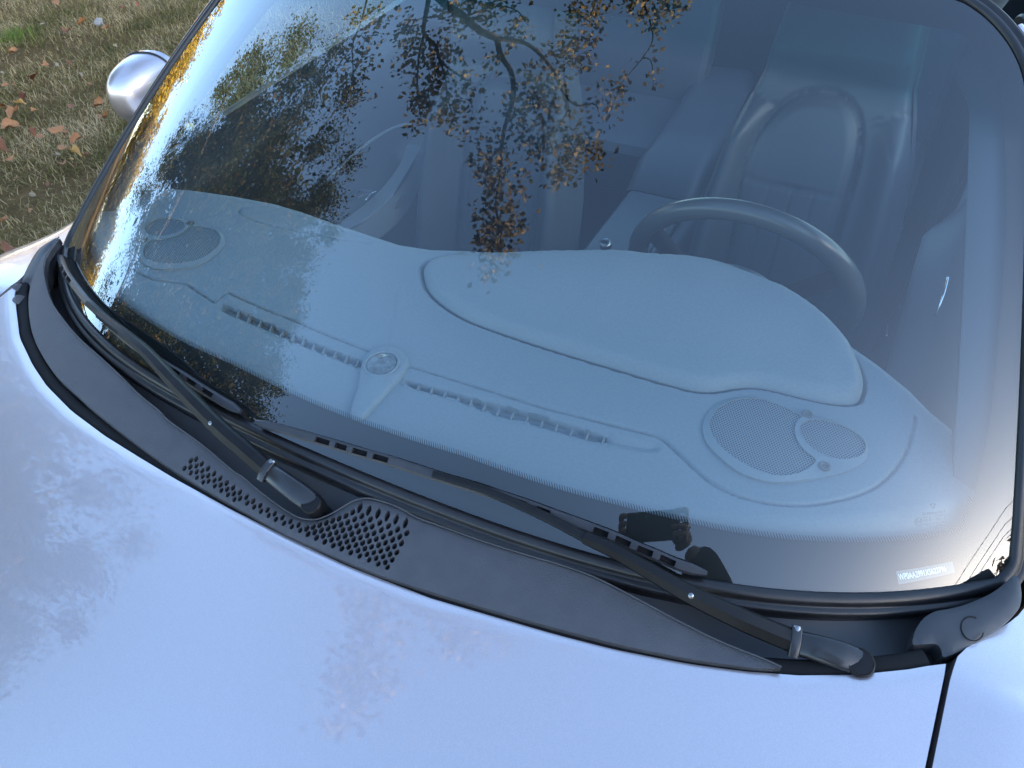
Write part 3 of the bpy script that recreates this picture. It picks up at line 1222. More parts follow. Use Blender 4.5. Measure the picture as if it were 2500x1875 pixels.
wiper((760, 1230), 0.0122, (651, 1150), [(651, 1150), (590, 1097), (523, 1038), (422, 935), (338, 846), (240, 768)], [.031, .034, .035, .033, .029, .026],
      [.0100, .0098, .0088, .0074, .0062, .0054], [(246, 772), (232, 758), (222, 748), (212, 739)], [.025, .023, .022, .021], [.0042, .0040, .0038, .0036],
      pas_blade, pas_slots, (523, 1038), 'passenger side wiper in the shade of the far cowl')

# ------------------------------------------------------------------ rest of the body shell


def ip(x, X, Y):
    return np.interp(x, X, Y)


belt_x = lambda y: ip(y, [.30, .45, .8, 1.3, 1.8, 2.3, 2.75], [.735, .722, .715, .712, .70, .66, .58])
belt_z = lambda y: ip(y, [.30, .45, .8, 1.3, 1.8, 2.3, 2.75], [.93, .955, .965, .975, .97, .93, .80])
side_x = lambda y: ip(y, [.42, .8, 1.2, 1.63, 2.2, 2.6, 2.78], [.865, .862, .866, .885, .865, .78, .66])
roof_z = lambda y: ip(y, [.66, .75, .9, 1.1, 1.35, 1.7, 2.0, 2.4, 2.75], [1.300, 1.318, 1.335, 1.333, 1.295, 1.185, 1.06, .93, .80])
roof_x = lambda y: ip(y, [.66, .80, 1.0, 1.3, 1.7, 2.0, 2.4, 2.75], [.535, .560, .575, .575, .55, .545, .57, .56])


def side_skin(name, y0, y1, sg, label=None):
    Y = np.linspace(y0, y1, 36)
    m = 22
    V = []
    for y in Y:
        bx, bz, sx = float(belt_x(y)), float(belt_z(y)), float(side_x(y))
        zb = 0.22
        da = 0.325 ** 2 - (y - 1.63) ** 2
        if da > 0:
            zb = max(zb, 0.31 + math.sqrt(da))
        for j in range(m):
            v = j / (m - 1)
            if v < 0.5:
                a = v / 0.5 * math.pi / 2
                x = bx + (sx - bx) * math.sin(a)
                z = bz - (bz - 0.74) * (1 - math.cos(a))
            else:
                a = (v - 0.5) / 0.5
                x = sx - 0.035 * a * a
                z = 0.74 + (min(zb, .73) - 0.74) * a
            V.append((sg * x, y, z))
    F = grid_faces(len(Y), m)
    # returns so the panel has depth
    b = len(V)
    for i in (0, len(Y) - 1):
        for j in range(m):
            x, y, z = V[i * m + j]
            V.append((x - sg * 0.025, y, z))
    for k, i in enumerate((0, len(Y) - 1)):
        for j in range(m - 1):
            F.append((i * m + j, i * m + j + 1, b + k * m + j + 1, b + k * m + j))
    o = fix_normals(new_mesh(name, V, F, M['paint'], car, angle=40))
    if label:
        o['label'] = label
    return o


doors = {}
for sg in (-1, 1):
    d_ = side_skin('door', 0.424, 1.30, sg)
    doors[sg] = d_
    side_skin('rear_wing', 1.304, 2.76, sg)
    # outside handle
    h_ = sweep('door_handle', [(sg * .868, 1.02, .80), (sg * .886, 1.05, .805), (sg * .886, 1.17, .81), (sg * .868, 1.20, .81)], (0, 0, 1), rrect(.010, .007, .004, 3), M['paint'], d_)
    # side window between belt and roof
    Yw = np.linspace(0.46, 1.90, 40)
    V = []
    for y in Yw:
        b0 = np.array([belt_x(y) - 0.004, y, belt_z(y) + 0.004])
        # upper edge follows pillar then roof
        if y < 0.80:
            t = (y - 0.40) / 0.42
            e = gsurf(np.array(1.03), np.array(min(0.96, max(0.05, t))))
            t0 = np.array([max(e[0] + .018, .56), y, np.interp(y, [.46, .62, .80], [.985, 1.12, 1.265])])
        else:
            t0 = np.array([roof_x(y) + 0.005, y, roof_z(y) - 0.035])
        if y > 1.45:
            k = (y - 1.45) / 0.45
            t0 = t0 * (1 - k ** 2) + (b0 + np.array([-.01, 0, .02])) * k ** 2
        for j in range(8):
            v = j / 7
            p = b0 * (1 - v) + t0 * v
            V.append((sg * (p[0] + 0.02 * math.sin(v * math.pi)), p[1], p[2]))
    sw = new_mesh('side_window', V, grid_faces(len(Yw), 8), M['side_glass'], d_)
    fix_normals(sw)
    if (sw.data.polygons[50].normal.x > 0) != (sg > 0):
        sw.data.flip_normals()
    # black belt seal
    ys = np.linspace(.40, 1.9, 40)
    sweep('belt_seal', np.stack([sg * (belt_x(ys) - .002), ys, belt_z(ys) + .003], -1), (0, 0, 1), rrect(.007, .006, .003, 2), M['rubber'], d_)

# pillars: silver outer strip beside the pane's seal, and inner trim below it
for sg in (-1, 1):
    tq_ = np.linspace(0.0, 0.93, 46)
    s_ = sg * np.where(tq_ < .5, 1.0, slim(tq_))
    path_ = gsurf(s_, tq_)
    n_ = gnorm(s_, tq_)
    tgv = np.gradient(path_, axis=0)
    tgv /= np.linalg.norm(tgv, axis=1, keepdims=True)
    ow = np.cross(tgv, n_) * (1 if sg > 0 else -1)
    ow /= np.linalg.norm(ow, axis=1, keepdims=True)
    if (ow[:, 0] * sg).mean() < 0:
        ow = -ow
    V = []
    for i in range(len(tq_)):
        for (a, b_) in ((.0145, -.006), (.0155, .0015), (.019, .0022), (.023, .0), (.026, -.008), (.027, -.03), (.024, -.05)):
            V.append(path_[i] + ow[i] * a + n_[i] * b_)
    po = fix_normals(new_mesh('front_pillar', V, grid_faces(len(tq_), 7), M['paint'], car, angle=50))
    V = []
    for i in range(len(tq_)):
        for (a, b_) in ((.020, -.012), (.0, -.012), (-.03, -.018), (-.045, -.035), (-.03, -.06), (.02, -.06)):
            V.append(path_[i] + ow[i] * a + n_[i] * b_)
    fix_normals(new_mesh('pillar_trim', V, grid_faces(len(tq_), 6), M['leather'], po, angle=60))

# roof panel and tail
Yr = np.concatenate([np.linspace(0.0, 1.0, 30)])
nxr = 41
V = []
for i in range(nxr):
    u = -1 + 2 * i / (nxr - 1)
    e = gsurf(np.array(u * 0.97), np.array(1.0)) + np.array([0, .016, .003])
    for j in range(30):
        v = j / 29
        y = e[1] + (1.36 - e[1]) * v
        w = float(roof_x(y)) * (1 - v) ** 0 if v > .3 else e[0] / max(abs(u), 1e-6) * (1 if u >= 0 else -1) * (1 - v / .3) + float(roof_x(y)) * (v / .3) if abs(u) > 1e-6 else 0.56
        x = u * abs(w)
        ztop = float(roof_z(y)) - 0.060 * abs(u) ** 2.4
        k = min(1.0, v / .25)
        z = e[2] * (1 - smooth01(k)) + ztop * smooth01(k)
        V.append((x, y, float(z)))
roof = fix_normals(new_mesh('roof', V, grid_faces(nxr, 30), M['paint'], car))
V2 = [(p[0] * .985, p[1], p[2] - 0.028) for p in V]
fix_normals(new_mesh('headliner', V2, grid_faces(nxr, 30), M['leather'], roof))
V = []
for i in range(nxr):
    u = -1 + 2 * i / (nxr - 1)
    for j in range(24):
        y = 1.36 + (1.98 - 1.36) * j / 23
        V.append((u * float(roof_x(y)) * .97, y, float(roof_z(y)) - 0.055 * abs(u) ** 2.4))
rw = fix_normals(new_mesh('rear_window', V, grid_faces(nxr, 24), M['side_glass'], car))
if rw.data.polygons[400].normal.z < 0:
    rw.data.flip_normals()
V = []
for i in range(nxr):
    u = -1 + 2 * i / (nxr - 1)
    for j in range(24):
        y = 1.975 + (2.77 - 1.975) * j / 23
        V.append((u * float(belt_x(y)), y, float(roof_z(y)) - 0.02 - 0.05 * abs(u) ** 2.4 + (float(belt_z(y)) - float(roof_z(y)) + .07) * abs(u) ** 4))
fix_normals(new_mesh('engine_lid', V, grid_faces(nxr, 24), M['paint'], car))
V, F = [], []
for i in range(nxr):
    u = -1 + 2 * i / (nxr - 1)
    for (y, z) in ((2.765, .80), (2.80, .70), (2.82, .55), (2.78, .36), (2.70, .25)):
        V.append((u * (.60 + .22 * (1 - abs(u) ** 6) * 0), y - .10 * abs(u) ** 3, z))
fix_normals(new_mesh('rear_bumper', V, grid_faces(nxr, 5), M['paint'], car))
nose_ring = [(-.84, -1.215, .58), (-.80, -1.215, .70), (-.72, -1.215, .755), (-.60, -1.21, .765), (-.44, -1.17, .755), (-.30, -1.19, .725), (-.15, -1.215, .715), (0, -1.222, .712)]
nose_ring = np.array(nose_ring + [(-x, y, z) for (x, y, z) in nose_ring[:-1][::-1]])
nose = cr_curve(nose_ring, 61)
V = []
for p in nose:
    k = abs(p[0]) / .84
    for (dy, zf, bot) in ((.012, 1.0, 0), (-.02, .97, 0), (-.13, .86, 0), (-.24, .72, 0), (-.32, .56, 0), (-.34, .42, 0), (-.30, .28, 0), (-.22, .21, 0)):
        zz = p[2] + (0.21 - p[2]) * (1 - zf) / .79 if zf > .21 else .21
        V.append((p[0] * (1 + .01 * (1 - zf)), p[1] + dy * (1 - k ** 3) - .004, zz))
fix_normals(new_mesh('front_bumper', V, grid_faces(61, 8), M['paint'], car))
for sg in (-1, 1):
    q = np.array([sg * .60, -1.205, .745])
    hl = lathe_on('headlight', q, (sg * .20, -.60, .77), [(0, -.06), (.11, -.06), (.115, -.012), (.10, .008), (.06, .020), (0, .024)], M['chrome'], car, 28)
box('underbody', (0, .6, .22), (1.55, 4.1, .10), M['dark'], car, .03)
for (wx, wy) in ((.76, -.72), (-.76, -.72), (.77, 1.63), (-.77, 1.63)):
    sgn = 1 if wx > 0 else -1
    wheel = lathe_on('wheel', (wx, wy, .318), (sgn, 0, 0), [(.20, -.10), (.29, -.105), (.315, -.09), (.318, 0), (.315, .09), (.29, .105), (.225, .10), (.222, .06)], M['rubber'], car, 40)
    rim = lathe_on('rim', (wx + sgn * .07, wy, .318), (sgn, 0, 0), [(0, 0), (.224, -.03), (.222, .03), (.205, .012)], M['dark'], wheel, 40)
    for k in range(5):
        a = 2 * math.pi * k / 5
        dr = np.array([0, math.cos(a), math.sin(a)])
        c0 = np.array([wx + sgn * .085, wy, .318])
        sweep('spoke', [c0 + dr * .02, c0 + dr * .12, c0 + dr * .21], (sgn, 0, 0), rrect(.026, .010, .006, 2), M['paint'], wheel)

# door mirrors
for sg in (-1, 1):
    rootm = empty('door_mirror', (0, 0, 0), car)
    c0 = np.array([sg * .910, .622, .985])
    V = []
    nn_, mm = 36, 22
    for i in range(nn_):
        th = 2 * math.pi * i / nn_
        for j in range(mm):
            ph = (j / (mm - 1)) * math.pi * 0.5
            # dome bulging forwards (-Y), flat face to the rear
            rr = math.sin(ph) ** .75
            ex = abs(math.cos(th)) ** .8 * math.copysign(1, math.cos(th))
            ez = abs(math.sin(th)) ** .85 * math.copysign(1, math.sin(th))
            V.append((c0[0] + sg * .058 * rr * ex, c0[1] + .045 - .105 * math.cos(ph) ** .9 + sg * 0 - 0.02 * rr * ex, c0[2] + (.070 * rr * ez)))
    hsg = fix_normals(new_mesh('mirror_shell', V, grid_faces(nn_, mm, close_u=True), M['paint'], rootm))
    ringm = np.array([(c0[0] + sg * .0585 * abs(math.cos(a)) ** .8 * math.copysign(1, math.cos(a)), c0[1] + .030 - .02 * math.cos(a) * 0 - .02 * abs(math.cos(a)) ** .8 * math.copysign(1, math.cos(a)), c0[2] + .0705 * abs(math.sin(a)) ** .85 * math.copysign(1, math.sin(a))) for a in np.linspace(0, 2 * math.pi, 61)[:-1]])
    sweep('mirror_gasket', ringm, (0, 1, 0), circle(.0022, 6), M['rubber'], rootm, closed_path=True)
    lathe_on('mirror_glass', c0 + np.array([0, .040, 0]), (0, 1, 0), [(0, 0), (.060, 0), (.060, .003), (0, .003)], M['chrome'], rootm, 32)
    sweep('mirror_foot', [c0 + np.array([-sg * .06, .03, -.035]), c0 + np.array([-sg * .13, .02, -.05]), np.array([sg * .74, .58, .945])], (0, 0, 1), rrect(.022, .012, .008, 3), M['trim'], rootm)

# ------------------------------------------------------------------ dashboard: one height field with grooves and slots
ZD = 0.957
T5 = lambda L: D(L, 1 / 2.212, 600, 700)
T9 = lambda L: D(L, 1 / 4.424, 1700, 900)
rear_line = np.vstack([[(-.67, .36)], on_z(D([(400, 420), (490, 433), (580, 450), (640, 468), (700, 490), (780, 517), (850, 540), (920, 551), (985, 553)]), np.full(9, ZD))[:, :2],
                       [(.03, .455), (.10, .475), (.2, .49), (.35, .50), (.46, .475), (.535, .43), (.575, .40), (.60, .375), (.66, .33)]])


def yrear(x):
    return np.interp(x, rear_line[:, 0], rear_line[:, 1])


def zglass_at(x, y):
    s = np.clip(x / .68, -1, 1)
    b = gsurf(s, np.zeros_like(s))
    t_ = gsurf(s, np.full_like(s, .3))
    return b[..., 2] + (y - b[..., 1]) * (t_[..., 2] - b[..., 2]) / (t_[..., 1] - b[..., 1])


slot_r_top = on_z(T5([(855, 497), (1000, 535), (1200, 590), (1500, 665), (1800, 755), (1950, 805)]), np.full(6, ZD))
slot_r_bot = on_z(T5([(1945, 845), (1850, 823), (1600, 753), (1350, 688), (1130, 606), (920, 546), (840, 520)]), np.full(7, ZD))
slot_r = np.vstack([slot_r_top, slot_r_bot])
slot_l_top = on_z(T5([(-120, 90), (60, 165), (230, 242), (450, 332), (650, 402)]), np.full(5, ZD))
slot_l_bot = on_z(T5([(612, 436), (400, 352), (205, 276), (40, 205), (-135, 125)]), np.full(5, ZD))
slot_l = np.vstack([slot_l_top, slot_l_bot])
seam_r = on_z(cr_curve(np.vstack([T5([(880, 432), (1000, 465), (1300, 557), (1600, 650), (1900, 728), (2100, 778)]), D([(1420, 944), (1445, 962), (1470, 985), (1530, 1038), (1600, 1073), (1700, 1091), (1800, 1084), (1890, 1054), (1945, 1000), (1970, 940), (1975, 905)])]), 90), np.full(90, ZD))
seam_l = on_z(cr_curve(T5([(690, 358), (540, 300), (400, 245), (250, 180), (100, 120), (-100, 30)]), 30), np.full(30, ZD))
seam_lp = np.vstack([seam_l, [(-.30, .19, ZD), (-.372, .205, ZD), (-.43, .192, ZD), (-.49, .198, ZD), (-.54, .225, ZD), (-.57, .265, ZD), (-.59, .33, ZD)]])
seam_c = on_z(cr_curve(D([(858, 640), (850, 690), (838, 745)]), 12), np.full(12, ZD))
arc_l = on_z(cr_curve(D([(580, 452), (530, 452), (520, 466), (560, 485), (640, 505), (720, 520), (800, 533)]), 40), np.full(40, ZD))

# instrument binnacle: raised pad whose rear edge stands higher
b_front = D([(1100, 545), (1010, 551), (950, 560), (922, 575), (915, 592), (926, 630), (960, 663), (1010, 693), (1080, 720), (1160, 747), (1250, 775), (1330, 799), (1400, 820), (1450, 834), (1500, 846), (1540, 848), (1580, 842), (1620, 839), (1660, 844), (1700, 854), (1760, 868), (1800, 875), (1840, 876)])
b_rear = D([(1862, 850), (1870, 800), (1850, 740), (1815, 692), (1770, 650), (1710, 611), (1640, 580), (1560, 555), (1480, 541), (1400, 535), (1320, 533), (1220, 535)])
zf_ = np.full(len(b_front), ZD + .001)
zf_[:3] = [ZD + .020, ZD + .010, ZD + .004]
zr_ = np.interp(np.arange(len(b_rear)), [0, 1, 3, 6, 9, 11], [ZD + .012, ZD + .022, .992, 1.004, 1.004, .992])
bo = np.vstack([on_z(b_front, zf_), on_z(b_rear, zr_)])
bo = cr_curve(bo, 200, True)

gx = np.arange(-0.665, 0.6651, 0.0018)
nv = 250
X = np.repeat(gx[:, None], nv, 1)
yb = gsurf(gx / .7072, np.zeros_like(gx))[:, 1] + 0.004
vv = np.linspace(0, 1, nv)
Y = yb[:, None] + (yrear(gx) - yb)[:, None] * vv[None]
Z = np.full(X.shape, ZD) + 0.006 * smooth01((Y - .15) / .25)
zg = zglass_at(X, Y) - 0.016
# soft minimum with the pane above
k_ = 0.006
hh = np.clip(0.5 + 0.5 * (zg - Z) / k_, 0, 1)
Z = zg * (1 - hh) + Z * hh - k_ * hh * (1 - hh)


def groove(P, w, depth):
    global Z
    d = dist_poly(X, Y, P)
    Z = Z - depth * np.clip(1 - d / w, 0, 1) ** 0.7


for P_ in (seam_r, seam_lp):
    groove(P_, 0.0024, 0.004)
groove(np.vstack([bo, bo[:1]]), 0.0048, 0.009)
groove(arc_l, 0.0028, 0.003)
groove(seam_c, 0.0020, 0.0008)
for S_ in (slot_r, slot_l):
    ins = inside_poly(X, Y, S_)
    d = dist_poly(X, Y, S_, True)
    Z = np.where(ins, Z - 0.011 * smooth01(d / 0.0016), Z)
    # shallow scoop leading into the slot
    Z = np.where(~ins, Z - 0.0025 * np.clip(1 - d / 0.010, 0, 1) ** 2, Z)
tail = on_z(T5([(1940, 815), (2040, 845), (2130, 862), (2200, 868)]), np.full(4, ZD))
d = dist_poly(X, Y, tail)
Z = Z - 0.0045 * np.clip(1 - d / 0.010, 0, 1) ** 1.5
# dash rolls over at its rear edge and drops as the fascia
roll = [(0.006, 0.001), (0.014, 0.006), (0.018, 0.016), (0.016, 0.05), (-0.01, 0.12), (-0.04, 0.20), (-0.06, 0.30)]
V = np.stack([X, Y, Z], -1)
last = V[:, -1:, :]
ex = []
for dy, dz in roll:
    q = last.copy()
    q[..., 1] += dy
    q[..., 2] -= dz
    ex.append(q)
V = np.concatenate([V] + ex, 1)
m_ = V.shape[1]
dash = new_mesh('dashboard', V.reshape(-1, 3), grid_faces(len(gx), m_), M['dash'], car, angle=60)
dash['label'] = 'grey dashboard top with speaker grilles and long vent slots'

# vent louvres
fins = [(845, 510), (930, 541), (1000, 562), (1070, 586), (1140, 609), (1212, 632), (1285, 651), (1360, 675), (1437, 698), (1515, 720), (1595, 741), (1675, 763), (1757, 786), (1842, 808), (1930, 831)]
fins_l = [(255, 268), (310, 291), (365, 316), (420, 341), (480, 364), (540, 391), (600, 414), (195, 245), (135, 220), (75, 195), (15, 170), (-45, 146)]
fin_me = None
for k, (fx, fy) in enumerate(fins + fins_l):
    a = on_z(T5([(fx - 9, fy + 19)]), np.array([ZD]))[0]
    b = on_z(T5([(fx + 9, fy - 21)]), np.array([ZD]))[0]
    c = (a + b) / 2
    L = np.linalg.norm(b - a)
    an = math.atan2(b[1] - a[1], b[0] - a[0])
    if fin_me is None:
        f_ = box('louvre', (0, 0, 0), (L * 1.0, .0013, .009), M['dash'], dash)
        fin_me = (f_.data, L)
    else:
        f_ = link('louvre', fin_me[0], None, dash)
    f_.location = (c[0], c[1], ZD - 0.0050)
    f_.rotation_euler = (0, 0, an)
    f_.scale = (L / fin_me[1], 1, 1)

# centre sensor: wedge, ring and lens
wedge = on_z(cr_curve(T5([(640, 400), (690, 350), (760, 330), (830, 345), (880, 395), (870, 455), (820, 520), (740, 610), (620, 735), (560, 720), (600, 560), (620, 460)]), 70, True), np.full(70, ZD))
sensor = pad('sensor_mount', wedge, lambda x, y: np.minimum(np.full_like(x, ZD + .007), zglass_at(x, y) - .010), .02, .0015, M['dash'], dash)
mc = on_z(T5([(734, 418)]), np.array([ZD + .0085]))[0]
lathe_on('sensor_ring', mc, (0, -.06, 1), [(.0225, -.004), (.0225, .0012), (.0205, .002), (.0195, .0006), (.0195, -.004)], M['dash'], sensor, 40)
M['lens'] = pbr('smoked_sensor_lens', (0.10, 0.11, 0.12), 0.12, spec=0.6, noise=(120, 0.6), bump=(70, 0.9, 0.004))
lathe_on('sensor_lens', mc, (0, -.06, 1), [(.0194, -.001), (.0185, .0010), (.013, .0024), (.006, .0030), (0, .0032)], M['lens'], sensor, 40)

bf_i = np.argsort(bo[:, 0])


def zbinn(x, y):
    """smooth crowned top: low at the front crease, rising to the rear lip"""
    x = np.asarray(x, float)
    y = np.asarray(y, float)
    yf = np.interp(x, [-.07, 0, .1, .2, .3, .36, .41, .45, .52], [.37, .318, .304, .303, .305, .309, .340, .348, .362])
    yr_ = np.interp(x, [-.07, .04, .16, .26, .36, .45, .50, .525], [.40, .43, .478, .506, .505, .468, .41, .36])
    v = np.clip((y - yf) / np.maximum(yr_ - yf, .02), 0, 1.1)
    edge_h = np.interp(x, [-.07, 0, .1, .2, .3, .4, .48, .525], [.004, .014, .030, .040, .042, .036, .026, .014])
    z = ZD + .016 + (edge_h - .006) * smooth01(v) * .9
    d = dist_poly(x, y, bo, True)
    return z - .014 * np.clip(1 - d / .016, 0, 1) ** 2.4


gxb = np.array([(x, y) for x in np.arange(-.08, .54, .006) for y in np.arange(.28, .53, .006)])
kb = inside_poly(gxb[:, 0], gxb[:, 1], bo) & (dist_poly(gxb[:, 0], gxb[:, 1], bo, True) > .0045)
rings_b = []
cbm = bo.mean(0)
for ins_ in (.0012, .0028):
    dd = cbm[:2] - bo[:, :2]
    rings_b.append(bo[:, :2] + dd / np.linalg.norm(dd, axis=1, keepdims=True) * ins_)
binn = plate('instrument_binnacle', bo, [], zbinn, .06, M['dash'], dash, fill=np.vstack([gxb[kb]] + rings_b))

# speaker pods
sp_out = cr_curve(T9([(72, 620), (105, 490), (200, 370), (340, 305), (480, 282), (620, 285), (760, 320), (900, 375), (1050, 425), (1180, 450), (1300, 480), (1500, 545), (1700, 630), (1810, 720), (1860, 810), (1868, 890), (1820, 985), (1700, 1062), (1500, 1125), (1200, 1178), (900, 1203), (700, 1180), (450, 1082), (250, 925), (120, 780)]), 120, True)
sp_big = cr_curve(T9([(150, 600), (175, 510), (250, 410), (400, 335), (560, 312), (720, 325), (860, 372), (1000, 432), (1120, 492), (1145, 520), (1090, 565), (1063, 650), (1090, 765), (1165, 870), (1285, 970), (1280, 1015), (1190, 1090), (1040, 1140), (860, 1150), (660, 1092), (450, 982), (280, 852), (185, 725)]), 90, True)
sp_sml = cr_curve(T9([(1118, 640), (1150, 580), (1230, 550), (1340, 545), (1500, 580), (1680, 660), (1800, 755), (1832, 840), (1790, 925), (1660, 968), (1500, 968), (1340, 910), (1210, 815), (1135, 715)]), 70, True)
M['mesh'] = None


def grille_mat():
    m, nt, out = mat_new('perforated_speaker_mesh')
    b = N(nt, 'ShaderNodeBsdfPrincipled')
    b.inputs['Roughness'].default_value = 0.55
    tc = N(nt, 'ShaderNodeTexCoord')
    # hexagonal dot grid: two offset square lattices
    fac = None
    pitch = 0.0031
    for off in ((0, 0), (0.5, 0.5)):
        mp = N(nt, 'ShaderNodeMapping')
        mp.inputs['Scale'].default_value = (1 / pitch, 1 / (pitch * 1.732), 1)
        mp.inputs['Location'].default_value = (off[0], off[1], 0)
        nt.links.new(tc.outputs['Object'], mp.inputs['Vector'])
        sp = N(nt, 'ShaderNodeSeparateXYZ')
        nt.links.new(mp.outputs[0], sp.inputs[0])
        sq = []
        for ax, asp in (('X', 1.0), ('Y', 1.732)):
            f = N(nt, 'ShaderNodeMath', operation='FRACT')
            nt.links.new(sp.outputs[ax], f.inputs[0])
            s = N(nt, 'ShaderNodeMath', operation='SUBTRACT')
            s.inputs[1].default_value = 0.5
            nt.links.new(f.outputs[0], s.inputs[0])
            mu = N(nt, 'ShaderNodeMath', operation='MULTIPLY')
            mu.inputs[1].default_value = asp
            nt.links.new(s.outputs[0], mu.inputs[0])
            p2 = N(nt, 'ShaderNodeMath', operation='POWER')
            p2.inputs[1].default_value = 2.0
            ab = N(nt, 'ShaderNodeMath', operation='ABSOLUTE')
            nt.links.new(mu.outputs[0], ab.inputs[0])
            nt.links.new(ab.outputs[0], p2.inputs[0])
            sq.append(p2)
        ad = N(nt, 'ShaderNodeMath', operation='ADD')
        nt.links.new(sq[0].outputs[0], ad.inputs[0])
        nt.links.new(sq[1].outputs[0], ad.inputs[1])
        lt = N(nt, 'ShaderNodeMath', operation='LESS_THAN')
        lt.inputs[1].default_value = 0.12
        nt.links.new(ad.outputs[0], lt.inputs[0])
        if fac is None:
            fac = lt
        else:
            mx_ = N(nt, 'ShaderNodeMath', operation='MAXIMUM')
            nt.links.new(fac.outputs[0], mx_.inputs[0])
            nt.links.new(lt.outputs[0], mx_.inputs[1])
            fac = mx_
    c = ramp(nt, fac.outputs[0], [(0.0, (0.20, 0.225, 0.25)), (1.0, (0.012, 0.014, 0.016))])
    nt.links.new(c, b.inputs['Base Color'])
    nt.links.new(b.outputs[0], out.inputs[0])
    return m


M['mesh'] = grille_mat()
zs = ZD + 0.0075
O3, B3, S3 = [on_z(q, np.full(len(q), zs)) for q in (sp_out, sp_big, sp_sml)]
for sg in (1, -1):
    f3 = np.array([sg, 1, 1])
    o3, b3, s3 = O3 * f3, B3 * f3, S3 * f3

    def zsp(x, y, o3=o3):
        return np.minimum(zs - 0.003 * np.clip(1 - dist_poly(x, y, o3, True) / 0.004, 0, 1) ** 2, zglass_at(x, y) - .008)
    fr_ = plate('speaker_frame', o3, [b3, s3], zsp, .012, M['dash'], dash)
    for q in (b3, s3):
        plate('speaker_grille', cr_curve(q, len(q), True), [], lambda x, y: np.full_like(x, zs - .0022), .001, M['mesh'], fr_)
    for (u, v) in ((1200, 490), (1385, 1050)):
        c_ = on_z(T9([(u, v)]), np.array([zs]))[0] * f3
        lathe_on('screw', c_, (0, 0, 1), [(.006, -.003), (.006, .0006), (.0045, .0010), (.0032, -.0004), (0, -.0004)], M['dash_dark'], fr_, 16)

# ------------------------------------------------------------------ steering wheel
wc = np.array([.32, .68, .85])
tl = R(20)
wu = np.array([0, -math.sin(tl), math.cos(tl)])
wnrm = np.array([0, math.cos(tl), math.sin(tl)])
wheel_root = empty('steering_wheel', (0, 0, 0), car)
aa = np.linspace(0, 2 * math.pi, 97)[:-1]
ringp = np.array([wc + .1725 * (np.array([1, 0, 0]) * math.cos(a) + wu * math.sin(a)) for a in aa])
M['wheel_leather'] = pbr('smooth_grey_leather', (0.06, 0.063, 0.068), 0.27, spec=0.5, bump=(600, 0.12, 0.0005), noise=(9, .1))
sweep('rim', ringp, np.tile(wnrm, (96, 1)), circle(.0165, 14, .0150), M['wheel_leather'], wheel_root, closed_path=True, angle=80)
hubc = wc - wnrm * .035
lathe_on('airbag_hub', hubc, wnrm, [(0, -.03), (.06, -.03), (.078, 0), (.072, .016), (.05, .024), (0, .027)], M['leather'], wheel_root, 36)
for a in (-30, 30, 150, 210):
    dr = np.array([1, 0, 0]) * math.cos(R(a)) + wu * math.sin(R(a))
    sweep('spoke', [hubc + dr * .05, hubc + dr * .11 + wnrm * .012, wc + dr * .168], wnrm, rrect(.017, .007, .005, 3), M['dark'], wheel_root)
tube('column', np.array([hubc, hubc - wnrm * .12, hubc - wnrm * .24]), np.array([.035, .045, .055]), M['trim'], wheel_root, 16)
for sx_ in (-1, 1):
    tube('stalk', np.array([hubc - wnrm * .04, hubc - wnrm * .05 + np.array([sx_ * .10, 0, .01]), hubc - wnrm * .045 + np.array([sx_ * .16, 0, .025])]), np.array([.008, .007, .009]), M['trim'], wheel_root, 8)

# ------------------------------------------------------------------ seats


